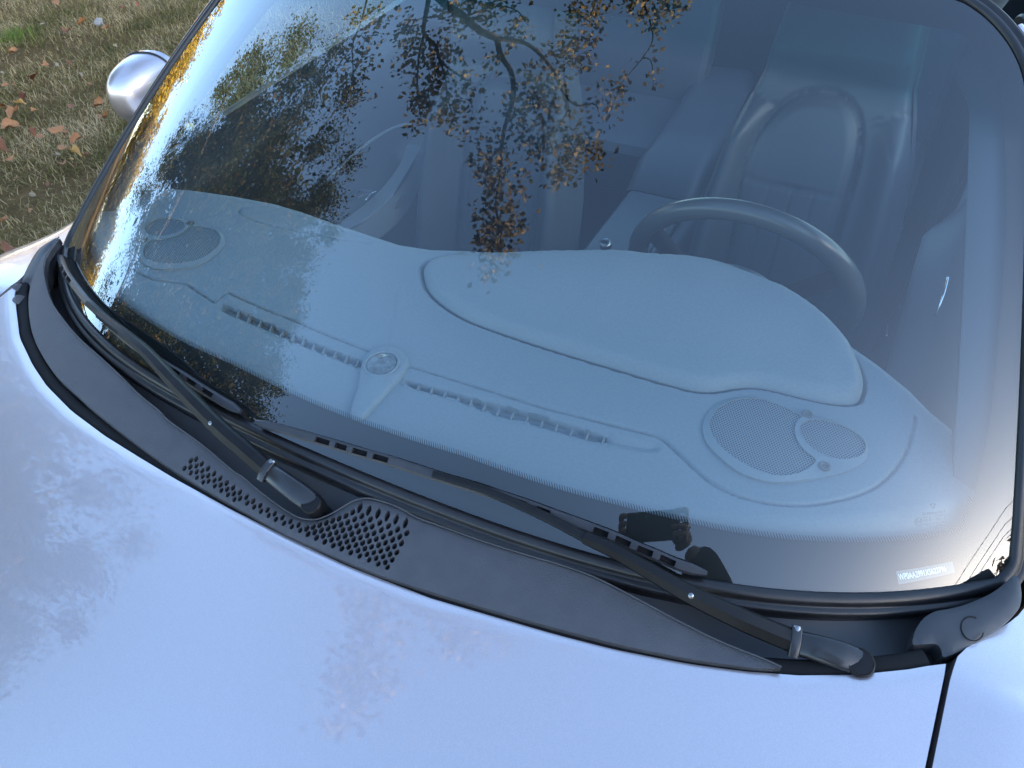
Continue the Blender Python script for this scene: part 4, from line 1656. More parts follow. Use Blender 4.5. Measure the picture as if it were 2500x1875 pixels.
def seat(cx, cy, cz, recline, label):
    rt = empty('seat', (0, 0, 0), car)
    rt['label'] = label
    rc = R(recline)
    up_ = np.array([0, math.sin(rc), math.cos(rc)])
    fw = np.array([0, -math.cos(rc), math.sin(rc)])
    P0 = np.array([cx, cy, cz])
    nu, nv = 91, 130
    Vv = np.linspace(-.62, .205, nv)
    U = np.linspace(-1, 1, nu)
    hw = np.interp(Vv, [-.62, -.45, -.23, -.10, -.02, .035, .09, .15, .185, .205], [.19, .208, .200, .182, .160, .142, .136, .128, .108, .075])
    uu = U[:, None] * hw[None]
    vv_ = np.repeat(Vv[None], nu, 0)
    au = np.abs(U)[:, None] * np.ones_like(vv_)
    low = smooth01((0.0 - vv_) / .10)
    h = .055 * np.exp(-((au - .80) / .17) ** 2) * low + .012 * np.exp(-((au - .75) / .25) ** 2) * (1 - low)
    # headrest bulge
    h += .028 * smooth01((vv_ - .02) / .06) * (1 - .55 * au ** 2)
    # centre panel with arched seam
    arch = np.array([(-.105, -.60), (-.112, -.30), (-.122, -.18), (-.115, -.10), (-.09, -.035), (-.055, .0), (-.01, .010), (.03, .004), (.058, -.02), (.076, -.06), (.086, -.12), (.088, -.20), (.09, -.30), (.095, -.60)])
    archc = cr_curve(arch * np.array([1.0, 1.0]), 90)
    if cx < 0:
        archc = archc * np.array([-1, 1])
    dA = dist_poly(uu, vv_, archc)
    ins = inside_poly(uu, vv_, archc)
    h += np.where(ins, .010 * smooth01(dA / .03), 0)
    h -= .010 * np.clip(1 - dA / .0065, 0, 1) ** .8
    mid = np.array([(-.13, -.168), (.092, -.176)])
    if cx < 0:
        mid = mid * np.array([-1, 1])
    dM = dist_poly(uu, vv_, mid)
    h -= np.where(ins, .005 * np.clip(1 - dM / .004, 0, 1), 0)
    for uc in (-.062, -.018, .026):
        dS = np.abs(uu - uc) + 10 * (vv_ > -.178)
        h -= np.where(ins, .004 * np.clip(1 - dS / .004, 0, 1), 0)
    for sgx in (-1, 1):
        sh = np.array([(sgx * .20, .02), (sgx * .12, -.018), (sgx * .085, -.03)])
        h -= .006 * np.clip(1 - dist_poly(uu, vv_, sh) / .005, 0, 1)
    # edge roll-off
    ro = np.clip((au - .86) / .14, 0, 1)
    h -= .075 * ro ** 2.2
    h -= .05 * smooth01((vv_ - .165) / .04) ** 2
    front = P0[None, None] + uu[..., None] * np.array([1, 0, 0]) + vv_[..., None] * up_ + h[..., None] * fw
    back = P0[None, None] + (uu * .96)[..., None] * np.array([1, 0, 0]) + vv_[..., None] * up_ - (.085 * (1 - ro ** 3) + .012)[..., None] * fw
    V = np.concatenate([front.reshape(-1, 3), back.reshape(-1, 3)])
    Ff = grid_faces(nu, nv)
    Fb = [tuple(i + nu * nv for i in f[::-1]) for f in Ff]
    F = Ff + Fb
    o2 = nu * nv
    for j in range(nv - 1):
        F.append((j, j + 1, o2 + j + 1, o2 + j))
        k = (nu - 1) * nv + j
        F.append((k + 1, k, o2 + k, o2 + k + 1))
    for i in range(nu - 1):
        k, k2 = i * nv + nv - 1, (i + 1) * nv + nv - 1
        F.append((k, k2, o2 + k2, o2 + k))
        k, k2 = i * nv, (i + 1) * nv
        F.append((k2, k, o2 + k, o2 + k2))
    br = fix_normals(new_mesh('backrest', V, F, M['leather'], rt, angle=70))
    # cushion
    base = P0 + up_ * (-.62)
    nu2, nv2 = 41, 41
    V = []
    for i in range(nu2):
        u = -1 + 2 * i / (nu2 - 1)
        for j in range(nv2):
            v = j / (nv2 - 1)
            x = cx + u * .225
            y = base[1] + .03 - .52 * v
            z = base[2] + .04 + .05 * v + .05 * math.exp(-((abs(u) - .82) / .16) ** 2) - .10 * max(0, (abs(u) - .88) / .12) ** 2 - .10 * max(0, (v - .85) / .15) ** 2
            V.append((x, y, z))
    b_ = len(V)
    for i in range(nu2):
        for j in range(nv2):
            p = V[i * nv2 + j]
            V.append((p[0], p[1], base[2] - .10))
    F = grid_faces(nu2, nv2) + [tuple(k + b_ for k in f[::-1]) for f in grid_faces(nu2, nv2)]
    for j in range(nv2 - 1):
        F.append((j, j + 1, b_ + j + 1, b_ + j))
        k = (nu2 - 1) * nv2 + j
        F.append((k + 1, k, b_ + k, b_ + k + 1))
    for i in range(nu2 - 1):
        k, k2 = i * nv2 + nv2 - 1, (i + 1) * nv2 + nv2 - 1
        F.append((k, k2, b_ + k2, b_ + k))
    fix_normals(new_mesh('cushion', V, F, M['leather'], rt, angle=70))
    # recline lever
    box('recline_lever', tuple(base + np.array([(.235 if cx > 0 else -.235), -.02, .07])), (.012, .11, .022), M['trim'], rt, .004)
    return rt


seat(.335, 1.165, .955, 22, 'driver seat with grey leather backrest behind the steering wheel')
seat(-.312, 1.05, .935, 18, 'passenger seat of grey leather behind the hanging branch reflection')

# ------------------------------------------------------------------ cabin: floor, tunnel, doors, bulkhead
box('cabin_floor', (0, .95, .26), (1.36, 1.9, .03), M['carpet'], car)
box('firewall', (0, .30, .56), (1.34, .04, .62), M['dark'], car)
# centre tunnel
ys = np.linspace(.36, 1.95, 40)
tun = sweep('centre_console', np.stack([np.full(40, -.015), ys, ip(ys, [.36, .5, .7, .9, 1.3, 1.5, 1.75, 1.95], [.62, .58, .50, .47, .46, .45, .45, .45])], -1), (0, 0, 1), rrect(.105, .10, .035, 4), M['leather'], car)
box('armrest_lid', (-.015, 1.10, .585), (.155, .36, .05), M['leather'], tun, .022, seg=3)
lathe_on('gear_knob', (-.01, .72, .655), (0, .1, 1), [(0, -.09), (.006, -.09), (.007, -.02), (.020, 0), (.022, .016), (.014, .028), (0, .031)], M['wheel_leather'], tun, 20)
lathe_on('key_button', on_z(np.array([1478., 593.]), np.array(.80)), (0, -.3, 1), [(0, -.01), (.011, -.01), (.011, .001), (.009, .003), (.006, .001), (0, .001)], M['steel'], tun, 20)
sweep('hand_brake', [(.07, .86, .56), (.07, 1.0, .60), (.07, 1.12, .63)], (0, 0, 1), circle(.014, 10), M['wheel_leather'], tun)
# rear seat bench and hump
for sx_ in (-.32, .32):
    box('rear_cushion', (sx_, 1.70, .52), (.46, .42, .16), M['leather'], car, .05, seg=3)
    box('rear_backrest', (sx_, 1.93, .76), (.46, .10, .44), M['leather'], car, .04, Matrix.Rotation(R(-18), 4, 'X'), seg=3)
sweep('rear_tunnel_hump', [(-.03, 1.36, .53), (-.03, 1.42, .575), (-.03, 1.6, .585), (-.04, 1.8, .59), (-.05, 1.97, .60)], (0, 0, 1), rrect(.095, .06, .04, 4), M['leather'], car)
box('rear_bulkhead', (0, 2.05, .62), (1.34, .04, .70), M['carpet'], car)
box('parcel_shelf', (0, 2.02, .965), (1.22, .16, .02), M['carpet'], car)


def door_inner(sg):
    Y = np.linspace(.30, 1.42, 60)
    m = 40
    V = []
    for y in Y:
        zt = float(ip(y, [.3, .55, 1.25, 1.42], [.955, .972, .998, 1.0]))
        for j in range(m):
            v = j / (m - 1)
            z = zt + (.34 - zt) * v
            x = .690 - .035 * smooth01(v / .10) - .02 * math.sin(v * math.pi)
            # swelling armrest
            x -= .055 * math.exp(-((z - (.62 + .10 * (y - .9))) / .055) ** 2) * float(smooth01((y - .62) / .2)) * (1 - float(smooth01((y - 1.25) / .1)))
            V.append((sg * float(x), y, z))
    b = len(V)
    for y in Y:
        zt = float(ip(y, [.3, .55, 1.25, 1.42], [.955, .972, .998, 1.0]))
        V.append((sg * .735, y, zt - .012))
    F = grid_faces(len(Y), m)
    for i in range(len(Y) - 1):
        F.append((i * m, (i + 1) * m, b + i + 1, b + i))
    return fix_normals(new_mesh('door_panel', V, F, M['door_trim'] if sg < 0 else M['dash'], doors[sg], angle=60))  # driver's panel takes the paler vinyl: light on it put into the colour


panels = {sg: door_inner(sg) for sg in (-1, 1)}
# swoosh pull and pocket on the passenger door
T3 = lambda L: D(L, 1 / 2.765, 800, 200)


def on_x(px, x):
    d = ray(np.asarray(px, float))
    t = (x - CAM[0]) / d[..., 0]
    return CAM + t[..., None] * d


def pad_x(name, outl, x0, sg, h, mat, parent, edge=.012):
    n = len(outl)
    c = outl.mean(0)
    V, F = [], []
    rows = [(1.0, -.03), (1.0, h * .3), (.985, h * .75), (.95, h * .95), (.88, h), (.6, h), (.3, h)]
    for f, dx in rows:
        for p in outl:
            q = c + (p - c) * f
            V.append((x0 - sg * dx, q[1], q[2]))
    for k in range(len(rows) - 1):
        for i in range(n):
            F.append((k * n + i, k * n + (i + 1) % n, (k + 1) * n + (i + 1) % n, (k + 1) * n + i))
    F.append(tuple((len(rows) - 1) * n + i for i in range(n)))
    return fix_normals(new_mesh(name, V, F, mat, parent, True, angle=60))


sw_px = T3([(612, 430), (560, 560), (480, 680), (380, 790), (250, 900), (110, 1000), (-60, 1080), (60, 1160), (310, 1062), (420, 980), (530, 860), (590, 720), (625, 560)])
pad_x('door_pull', cr_curve(on_x(sw_px, -.565), 70, True), -.565, -1, .012, M['dash'], panels[-1])
hx_ = on_x(T3([(245, 795), (280, 750), (320, 733), (318, 750), (280, 785)]), -.566)
pad_x('inner_handle', cr_curve(hx_, 24, True), -.566, -1, .006, M['chrome'], panels[-1])
ov = on_x(T3([(450, 850), (470, 800), (505, 765), (525, 770), (515, 815), (480, 855)]), -.553)
pad_x('speaker_oval', cr_curve(ov, 24, True), -.553, -1, .002, M['dash_dark'], panels[-1])  # dark oval of the door speaker
gr_ = on_x(cr_curve(T3([(20, 640), (130, 530), (260, 420), (400, 330), (500, 292), (560, 288)]), 40), -.628)
tube('trim_seam', gr_, .0035, M['dash'], panels[-1], 6, up=(1, 0, 0))
# driver's door: slim bright lever and pin
tube('inner_handle', on_x(D([(2048, 600), (2040, 632), (2030, 660), (2020, 684)]), .60), .0022, M['chrome'], panels[1], 8, up=(1, 0, 0))
tube('lock_pin', on_x(D([(1917, 700), (1915, 724)]), .54), .0012, M['chrome'], panels[1], 8, up=(1, 0, 0))

# ------------------------------------------------------------------ rear-view mirror, belt guides, plates and marks on the glass
rvm = empty('rear_view_mirror', (0, 0, 0), car)
s_, t_ = 0.0, 0.955
mp_ = goff(np.array(s_), np.array(t_), -.005)
mn_ = gnorm(np.array(s_), np.array(t_))
lathe_on('mount_button', mp_, -mn_, [(0, 0), (.020, 0), (.020, .006), (.014, .014), (0, .016)], M['trim'], rvm, 24)
ctr_ = np.array([0.0, .715, 1.245])
tube('stem', np.array([mp_ - mn_ * .010, mp_ - mn_ * .03 + np.array([0, .01, -.005]), ctr_]), .007, M['trim'], rvm, 10)
sweep('mirror_housing', [ctr_ + np.array([x, .012 * (x / .12) ** 2, 0]) for x in (-.122, -.116, -.10, 0, .10, .116, .122)], (0, -.25, 1), rrect(.018, .033, .014, 4), M['trim'], rvm, scale=np.array([.45, .8, 1, 1, 1, .8, .45]))

for sx_ in (-1, 1):
    g_ = empty('belt_guide', (0, 0, 0), car)
    sweep('belt_webbing', [(sx_ * .605, 1.32, 1.05), (sx_ * .60, 1.30, .85), (sx_ * .585, 1.27, .55), (sx_ * .58, 1.26, .33)], (sx_, -.4, 0), rrect(.022, .0012, .0008, 1), M['carpet'], g_)
    lathe_on('guide_loop', (sx_ * .605, 1.315, 1.06), (-sx_, -.5, 0), [(.012, -.004), (.026, -.004), (.028, .002), (.024, .006), (.014, .006)], M['trim'], g_, 20)

# vehicle number plate under the pane
vin_o = ghit(Z4([(195, 455), (855, 340), (885, 470), (230, 610)]))
V = goff(vin_o[:, 0], vin_o[:, 1], -.0030)
M['vin'] = pbr('vin_plate_aluminium', (0.07, 0.10, 0.11), 0.45, metal=0.0, spec=0.4)
M['vin_ink'] = pbr('vin_lettering', (0.92, 0.95, 0.96), 0.5)
nq = 24
Vp = []
for i in range(nq):
    u = i / (nq - 1)
    for j in range(6):
        v = j / 5
        q = (vin_o[0] * (1 - u) + vin_o[1] * u) * (1 - v) + (vin_o[3] * (1 - u) + vin_o[2] * u) * v
        Vp.append(goff(np.array(q[0]), np.array(q[1]), -.0030))
vin = fix_normals(new_mesh('number_plate_strip', Vp, grid_faces(nq, 6), M['vin'], glass))
if vin.data.polygons[0].normal.z < 0:
    vin.data.flip_normals()


def glass_text(name, s, quad, mat, h, bold=0.0, parent=None):
    """lettering laid on the pane inside a quad of (s, t) corners: top-left, top-right, bottom-right, bottom-left"""
    v, f = text_mesh(s, 1.0, bold)
    lo, hi = v.min(0), v.max(0)
    u = (v[:, 0] - lo[0]) / (hi[0] - lo[0])
    w = 1 - (v[:, 1] - lo[1]) / (hi[1] - lo[1])
    q = (quad[0] * (1 - u)[:, None] + quad[1] * u[:, None]) * (1 - w)[:, None] + (quad[3] * (1 - u)[:, None] + quad[2] * u[:, None]) * w[:, None]
    return new_mesh(name, goff(q[:, 0], q[:, 1], h), f, mat, parent, False)


tx = ghit(Z4([(215, 485), (765, 390), (782, 452), (235, 560)]))
glass_text('vin_lettering', 'WP0AA2991XS622796', tx, M['vin_ink'], -.0024, .004, vin)
# etched maker's mark
M['etch'] = pbr('etched_print', (0.04, 0.05, 0.06), 0.6)
T1 = lambda L: D(L, 1 / 7.373, 2150, 1200)
mark_root = empty('glass_mark', (0, 0, 0), glass)


def gq(L):
    return ghit(T1(L))


glass_text('mark_line', 'D DENURIT', gq([(770, 385), (1190, 340), (1195, 385), (775, 432)]), M['etch'], -.0015, .022, mark_root)
glass_text('mark_line', 'SIGLA - DORMA -', gq([(775, 455), (1210, 400), (1212, 425), (780, 480)]), M['etch'], -.0015, .022, mark_root)
glass_text('mark_line', '43 R - 00115', gq([(785, 490), (1190, 445), (1195, 505), (790, 548)]), M['etch'], -.0015, .022, mark_root)
glass_text('mark_line', 'AS1 DOT 160 - M31', gq([(805, 578), (1195, 530), (1198, 560), (808, 610)]), M['etch'], -.0015, .022, mark_root)
glass_text('mark_line', '5', gq([(985, 625), (1030, 620), (1035, 672), (990, 680)]), M['etch'], -.0015, .022, mark_root)
glass_text('mark_line', 'TINTED', gq([(1030, 600), (1145, 590), (1147, 618), (1032, 628)]), M['etch'], -.0015, .022, mark_root)
glass_text('mark_line', 'E4', gq([(655, 505), (745, 500), (748, 575), (658, 580)]), M['etch'], -.0015, .022, mark_root)
cpx = T1([(698 + 66 * math.cos(a), 545 + 70 * math.sin(a)) for a in np.linspace(0, 2 * math.pi, 33)[:-1]])
st_ = ghit(cpx)
sweep('mark_circle', goff(st_[:, 0], st_[:, 1], -.0015), gnorm(st_[:, 0], st_[:, 1]), rrect(.00028, .00010, .00005, 1), M['etch'], mark_root, closed_path=True)
tri = ghit(T1([(905, 228), (1005, 225), (965, 305)]))
tp = resample(goff(tri[:, 0], tri[:, 1], -.0015), 30, True)
sweep('mark_crest', tp, np.tile(gnorm(np.array(.8), np.array(.1)), (30, 1)), rrect(.0004, .0001, .00005, 1), M['etch'], mark_root, closed_path=True)

# ------------------------------------------------------------------ ground
def ground_mat():
    m, nt, out = mat_new('dry_autumn_turf')
    b = N(nt, 'ShaderNodeBsdfPrincipled')
    b.inputs['Roughness'].default_value = 0.95
    b.inputs['Specular IOR Level'].default_value = 0.1
    tc = N(nt, 'ShaderNodeTexCoord')
    n1 = N(nt, 'ShaderNodeTexNoise')
    n1.inputs['Scale'].default_value = 1.3
    n1.inputs['Detail'].default_value = 8
    n1.inputs['Roughness'].default_value = 0.7
    nt.links.new(tc.outputs['Object'], n1.inputs['Vector'])
    n2 = N(nt, 'ShaderNodeTexNoise')
    n2.inputs['Scale'].default_value = 45
    n2.inputs['Detail'].default_value = 8
    n2.inputs['Roughness'].default_value = 0.75
    nt.links.new(tc.outputs['Object'], n2.inputs['Vector'])
    c1 = ramp(nt, n1.outputs['Fac'], [(0.35, (0.12, 0.08, 0.035)), (0.5, (0.20, 0.13, 0.06)), (0.68, (0.28, 0.18, 0.09))])
    c2 = ramp(nt, n2.outputs['Fac'], [(0.3, (0.35, 0.33, 0.3)), (0.7, (1.15, 1.1, 1.0))])
    mx = N(nt, 'ShaderNodeMix', data_type='RGBA', blend_type='MULTIPLY')
    mx.inputs[0].default_value = 1.0
    nt.links.new(c1, mx.inputs[6])
    nt.links.new(c2, mx.inputs[7])
    nt.links.new(mx.outputs[2], b.inputs['Base Color'])
    bp = N(nt, 'ShaderNodeBump')
    bp.inputs['Strength'].default_value = 0.7
    bp.inputs['Distance'].default_value = 0.03
    nt.links.new(n2.outputs['Fac'], bp.inputs['Height'])
    nt.links.new(bp.outputs[0], b.inputs['Normal'])
    nt.links.new(b.outputs[0], out.inputs[0])
    return m


gx_ = np.concatenate([[-1500, -400, -120, -50], np.arange(-30, 30.1, 1.0), [50, 120, 400, 1500]])
GX, GY = np.meshgrid(gx_, gx_, indexing='ij')
GZ = 0.02 * np.sin(GX * .9 + 1.3) * np.cos(GY * .7) * (np.abs(GX) < 40) * (np.abs(GY) < 40) - 0.02
ground = new_mesh('ground', np.stack([GX, GY, GZ], -1).reshape(-1, 3), grid_faces(len(gx_), len(gx_)), ground_mat(), None)
if ground.data.polygons[0].normal.z < 0:
    ground.data.flip_normals()
tag(ground, 'dry autumn lawn around the parked car', kind='structure')


def blades(name, xs, ys, lens, wid, lean, seed, mat):
    """bent grass blades: 5 verts each"""
    rg = np.random.default_rng(seed)
    n = len(xs)
    az = rg.uniform(0, 2 * math.pi, n)
    dx, dy = np.cos(az), np.sin(az)
    L = lens
    h1 = L * np.cos(lean * .6) * .55
    h2 = h1 + L * .45 * np.cos(lean * 1.5)
    o1 = L * np.sin(lean * .6) * .55
    o2 = o1 + L * .45 * np.sin(np.minimum(lean * 1.5, 1.7))
    zb = 0.02 * np.sin(xs * .9 + 1.3) * np.cos(ys * .7) - 0.022
    px_, py_ = -dy * wid, dx * wid
    P = np.empty((n, 5, 3))
    P[:, 0] = np.stack([xs - px_, ys - py_, zb], -1)
    P[:, 1] = np.stack([xs + px_, ys + py_, zb], -1)
    P[:, 2] = np.stack([xs + dx * o1 + px_ * .8, ys + dy * o1 + py_ * .8, zb + h1], -1)
    P[:, 3] = np.stack([xs + dx * o1 - px_ * .8, ys + dy * o1 - py_ * .8, zb + h1], -1)
    P[:, 4] = np.stack([xs + dx * o2, ys + dy * o2, zb + np.maximum(h2, .004)], -1)
    me = bpy.data.meshes.new(name)
    me.vertices.add(n * 5)
    me.vertices.foreach_set('co', P.reshape(-1).astype(np.float32))
    b = np.arange(n) * 5
    tri = np.stack([np.stack([b, b + 1, b + 2], -1), np.stack([b, b + 2, b + 3], -1), np.stack([b + 3, b + 2, b + 4], -1)], 1).reshape(-1, 3)
    me.loops.add(len(tri) * 3)
    me.loops.foreach_set('vertex_index', tri.reshape(-1).astype(np.int32))
    me.polygons.add(len(tri))
    me.polygons.foreach_set('loop_start', (np.arange(len(tri)) * 3).astype(np.int32))
    me.polygons.foreach_set('loop_total', np.full(len(tri), 3, np.int32))
    me.update()
    me.validate()
    return link(name, me, mat)


M['grass'] = leaf_mat('mixed_dry_grass', [(0.0, (0.075, 0.080, 0.018)), (0.34, (0.15, 0.135, 0.035)), (0.46, (0.27, 0.20, 0.08)), (0.66, (0.46, 0.34, 0.17)), (0.92, (0.62, 0.47, 0.26)), (1.0, (0.28, 0.15, 0.07))], .25, .7, patch=.5)
M['green_grass'] = leaf_mat('fresh_green_grass', [(0.0, (0.09, 0.13, 0.02)), (1.0, (0.20, 0.26, 0.05))], .3, .6)
rg = np.random.default_rng(5)
n_ = 150000
# denser where the lawn is near; patchy
cx_ = rg.uniform(-6.6, -0.95, n_ * 2)
cy_ = rg.uniform(-0.4, 5.2, n_ * 2)
pat = np.sin(cx_ * 2.1 + 1) * np.cos(cy_ * 2.7 + .4) + .7 * np.sin(cx_ * 5.3 - cy_ * 4.1) + rg.normal(0, .8, n_ * 2)
sel_ = np.where(pat > -0.75)[0][:n_]
cx_, cy_ = cx_[sel_], cy_[sel_]
flat = rg.uniform(0, 1, len(cx_)) < .6
gr = blades('lawn_grass', cx_, cy_, np.where(flat, rg.uniform(.04, .10, len(cx_)), rg.uniform(.015, .05, len(cx_))), rg.uniform(.0010, .0024, len(cx_)), np.where(flat, rg.uniform(1.0, 1.4, len(cx_)), rg.uniform(.2, .9, len(cx_))), 6, M['grass'])
tag(gr, 'short patchy grass half dried to straw beside the car', 'grass', kind='stuff')
tq_c = on_z(np.array([38., 92.]), np.array(0.0))
nt_ = 200
gt = blades('grass_tuft', tq_c[0] + rg.normal(0, .09, nt_), tq_c[1] + rg.normal(0, .06, nt_), rg.uniform(.05, .12, nt_), rg.uniform(.0015, .003, nt_), rg.uniform(.3, 1.0, nt_), 8, M['green_grass'])
tag(gt, 'fresh bright green tuft standing out in the dry lawn', 'grass', kind='stuff')

# ------------------------------------------------------------------ trees
LEAFQ = np.array([(0, 0, 0), (.34, .46, .08), (0, 1.0, -.05), (-.34, .46, .08)])


def leaf_cloud(name, centers, sizes, mat, parent, seed=0, droop=0.3):
    rg = np.random.default_rng(seed)
    n = len(centers)
    a = rg.uniform(0, 2 * math.pi, n)
    b = rg.normal(-droop, .6, n)
    c = rg.uniform(-1.2, 1.2, n)
    ca, sa, cb_, sb, cc_, sc = np.cos(a), np.sin(a), np.cos(b), np.sin(b), np.cos(c), np.sin(c)
    d = np.stack([ca * cb_, sa * cb_, sb], -1)
    side = np.stack([-sa, ca, 0 * a], -1)
    up_ = np.cross(side, d)
    s2 = side * cc_[:, None] + up_ * sc[:, None]
    u2 = np.cross(d, s2)
    P = centers[:, None] + sizes[:, None, None] * (LEAFQ[None, :, 0:1] * s2[:, None] + LEAFQ[None, :, 1:2] * d[:, None] + LEAFQ[None, :, 2:3] * u2[:, None])
    me = bpy.data.meshes.new(name)
    me.vertices.add(n * 4)
    me.vertices.foreach_set('co', P.reshape(-1).astype(np.float32))
    k = np.arange(n) * 4
    tri = np.stack([np.stack([k, k + 1, k + 2], -1), np.stack([k, k + 2, k + 3], -1)], 1).reshape(-1, 3)
    me.loops.add(len(tri) * 3)
    me.loops.foreach_set('vertex_index', tri.reshape(-1).astype(np.int32))
    me.polygons.add(len(tri))
    me.polygons.foreach_set('loop_start', (np.arange(len(tri)) * 3).astype(np.int32))
    me.polygons.foreach_set('loop_total', np.full(len(tri), 3, np.int32))
    me.update()
    me.validate()
    return link(name, me, mat, parent)


def limb_mesh(name, limbs, mat, parent, n=7):
    """limbs: list of (points, r0, r1) -> one tapered wood mesh"""
    V, F = [], []
    for pts, r0, r1 in limbs:
        P = np.asarray(pts, float)
        if len(P) > 2:
            P = cr_curve(P, max(6, len(P) * 3))
        tg_, sd, up_ = frames(P, (0.13, 0.31, 0.94) if abs((P[-1] - P[0])[2]) < .8 * np.linalg.norm(P[-1] - P[0]) else (1, .1, 0))
        rr = np.linspace(r0, r1, len(P))
        b = len(V)
        for i in range(len(P)):
            for k in range(n):
                a = 2 * math.pi * k / n
                V.append(P[i] + (sd[i] * math.cos(a) + up_[i] * math.sin(a)) * rr[i])
        for f in grid_faces(len(P), n):
            pass
        for i in range(len(P) - 1):
            for k in range(n):
                k2 = (k + 1) % n
                F.append((b + i * n + k, b + i * n + k2, b + (i + 1) * n + k2, b + (i + 1) * n + k))
        F.append(tuple(b + (len(P) - 1) * n + k for k in range(n)))
    return fix_normals(new_mesh(name, V, F, mat, parent, True))


M['bark'] = pbr('grey_brown_bark', (0.10, 0.08, 0.062), 0.9, spec=0.2, noise=(9, .45), bump=(30, .8, .02))
DK = [(0.0, (0.010, 0.018, 0.007)), (0.55, (0.022, 0.032, 0.010)), (0.8, (0.038, 0.040, 0.013)), (0.93, (0.065, 0.048, 0.016)), (1.0, (0.10, 0.062, 0.020))]
YL = [(0.0, (0.16, 0.12, 0.020)), (0.4, (0.34, 0.24, 0.035)), (0.7, (0.46, 0.32, 0.045)), (1.0, (0.24, 0.22, 0.05))]
BRN = [(0.0, (0.06, 0.045, 0.025)), (0.5, (0.13, 0.09, 0.05)), (1.0, (0.20, 0.15, 0.09))]
GRN = [(0.0, (0.05, 0.07, 0.018)), (0.5, (0.09, 0.11, 0.03)), (1.0, (0.16, 0.14, 0.04))]
HANG = [(0.0, (0.04, 0.042, 0.020)), (0.35, (0.09, 0.080, 0.040)), (0.6, (0.19, 0.145, 0.070)), (0.85, (0.32, 0.235, 0.11)), (1.0, (0.16, 0.115, 0.05))]
M['leaf_dark'] = leaf_mat('dark_autumn_leaves', DK, .2)
M['leaf_yellow'] = leaf_mat('golden_leaves', YL)
M['leaf_brown'] = leaf_mat('brown_leaves', BRN)
M['leaf_green'] = leaf_mat('olive_leaves', GRN)
M['leaf_hang'] = leaf_mat('tan_hanging_leaves', HANG, .30)


def tree(name, label, loc, height, crown_c, crown_r, n_clump, per_clump, clump_r, leaf, mat, trunk_r, seed, group=None, lean=(0, 0), core=0):
    rg = np.random.default_rng(seed)
    root = empty(name, loc)
    tag(root, label, 'tree', group)
    L0 = np.zeros(3)
    top = np.array([lean[0], lean[1], height * .86])
    trunk_pts = [L0 - np.array([0, 0, .1]), top * .25 + rg.normal(0, .05, 3), top * .55 + rg.normal(0, .08, 3), top]
    tp = cr_curve(trunk_pts, 24)
    limbs = [(trunk_pts, trunk_r, trunk_r * .18)]
    cc_ = np.asarray(crown_c, float)
    cr_ = np.asarray(crown_r, float)
    C_ = []
    while len(C_) < n_clump:
        v = rg.uniform(-1, 1, 3)
        r_ = np.linalg.norm(v)
        if r_ > 1 or r_ < .25 or rg.uniform() > .35 + .65 * r_:
            continue
        lump = 1 + .22 * math.sin(4.1 * v[0] + seed) * math.cos(3.7 * v[1] + 2 * v[2])
        C_.append(cc_ + v * cr_ * lump)
    C_ = np.array(C_)
    for k, c in enumerate(C_):
        if k % 3:
            continue
        i = int(np.clip((c[2] - .35 * np.linalg.norm(c[:2])) / top[2] * 23, 5, 22))
        a = tp[i]
        mid = (a + c) / 2 + np.array([0, 0, .12 * np.linalg.norm(c - a)])
        limbs.append(([a, mid, c], trunk_r * .26, trunk_r * .04))
    limb_mesh('trunk', limbs, M['bark'], root, 7)
    cen = np.repeat(C_, per_clump, 0)
    sp = clump_r * rg.uniform(.6, 1.3, len(C_))
    off = rg.normal(0, 1, (len(cen), 3)) * np.array([1, 1, .75]) * np.repeat(sp, per_clump)[:, None] * .55
    cen = cen + off
    leaf_cloud('crown', cen, leaf * rg.uniform(.7, 1.35, len(cen)), mat, root, seed + 1)
    if core:
        # deep leaves that close the crown's inside
        k_ = rg.integers(0, len(C_), core)
        q_ = cc_ + (C_[k_] - cc_) * rg.uniform(.55, .92, core)[:, None] + rg.normal(0, .25, (core, 3))
        leaf_cloud('inner_crown', q_, .22 * rg.uniform(.6, 1.3, core), mat, root, seed + 2)
    return root


# big dark tree out on the passenger side: its crown fills the left of the glass
tree('spreading_tree', 'tall spreading tree with dark leaves turning bronze beyond the passenger side', (-11.2, -2.6, 0), 12.6, (0.0, .0, 7.6), (3.3, 5.9, 4.2), 400, 560, .46, .072, M['leaf_dark'], .24, 21, core=9000)

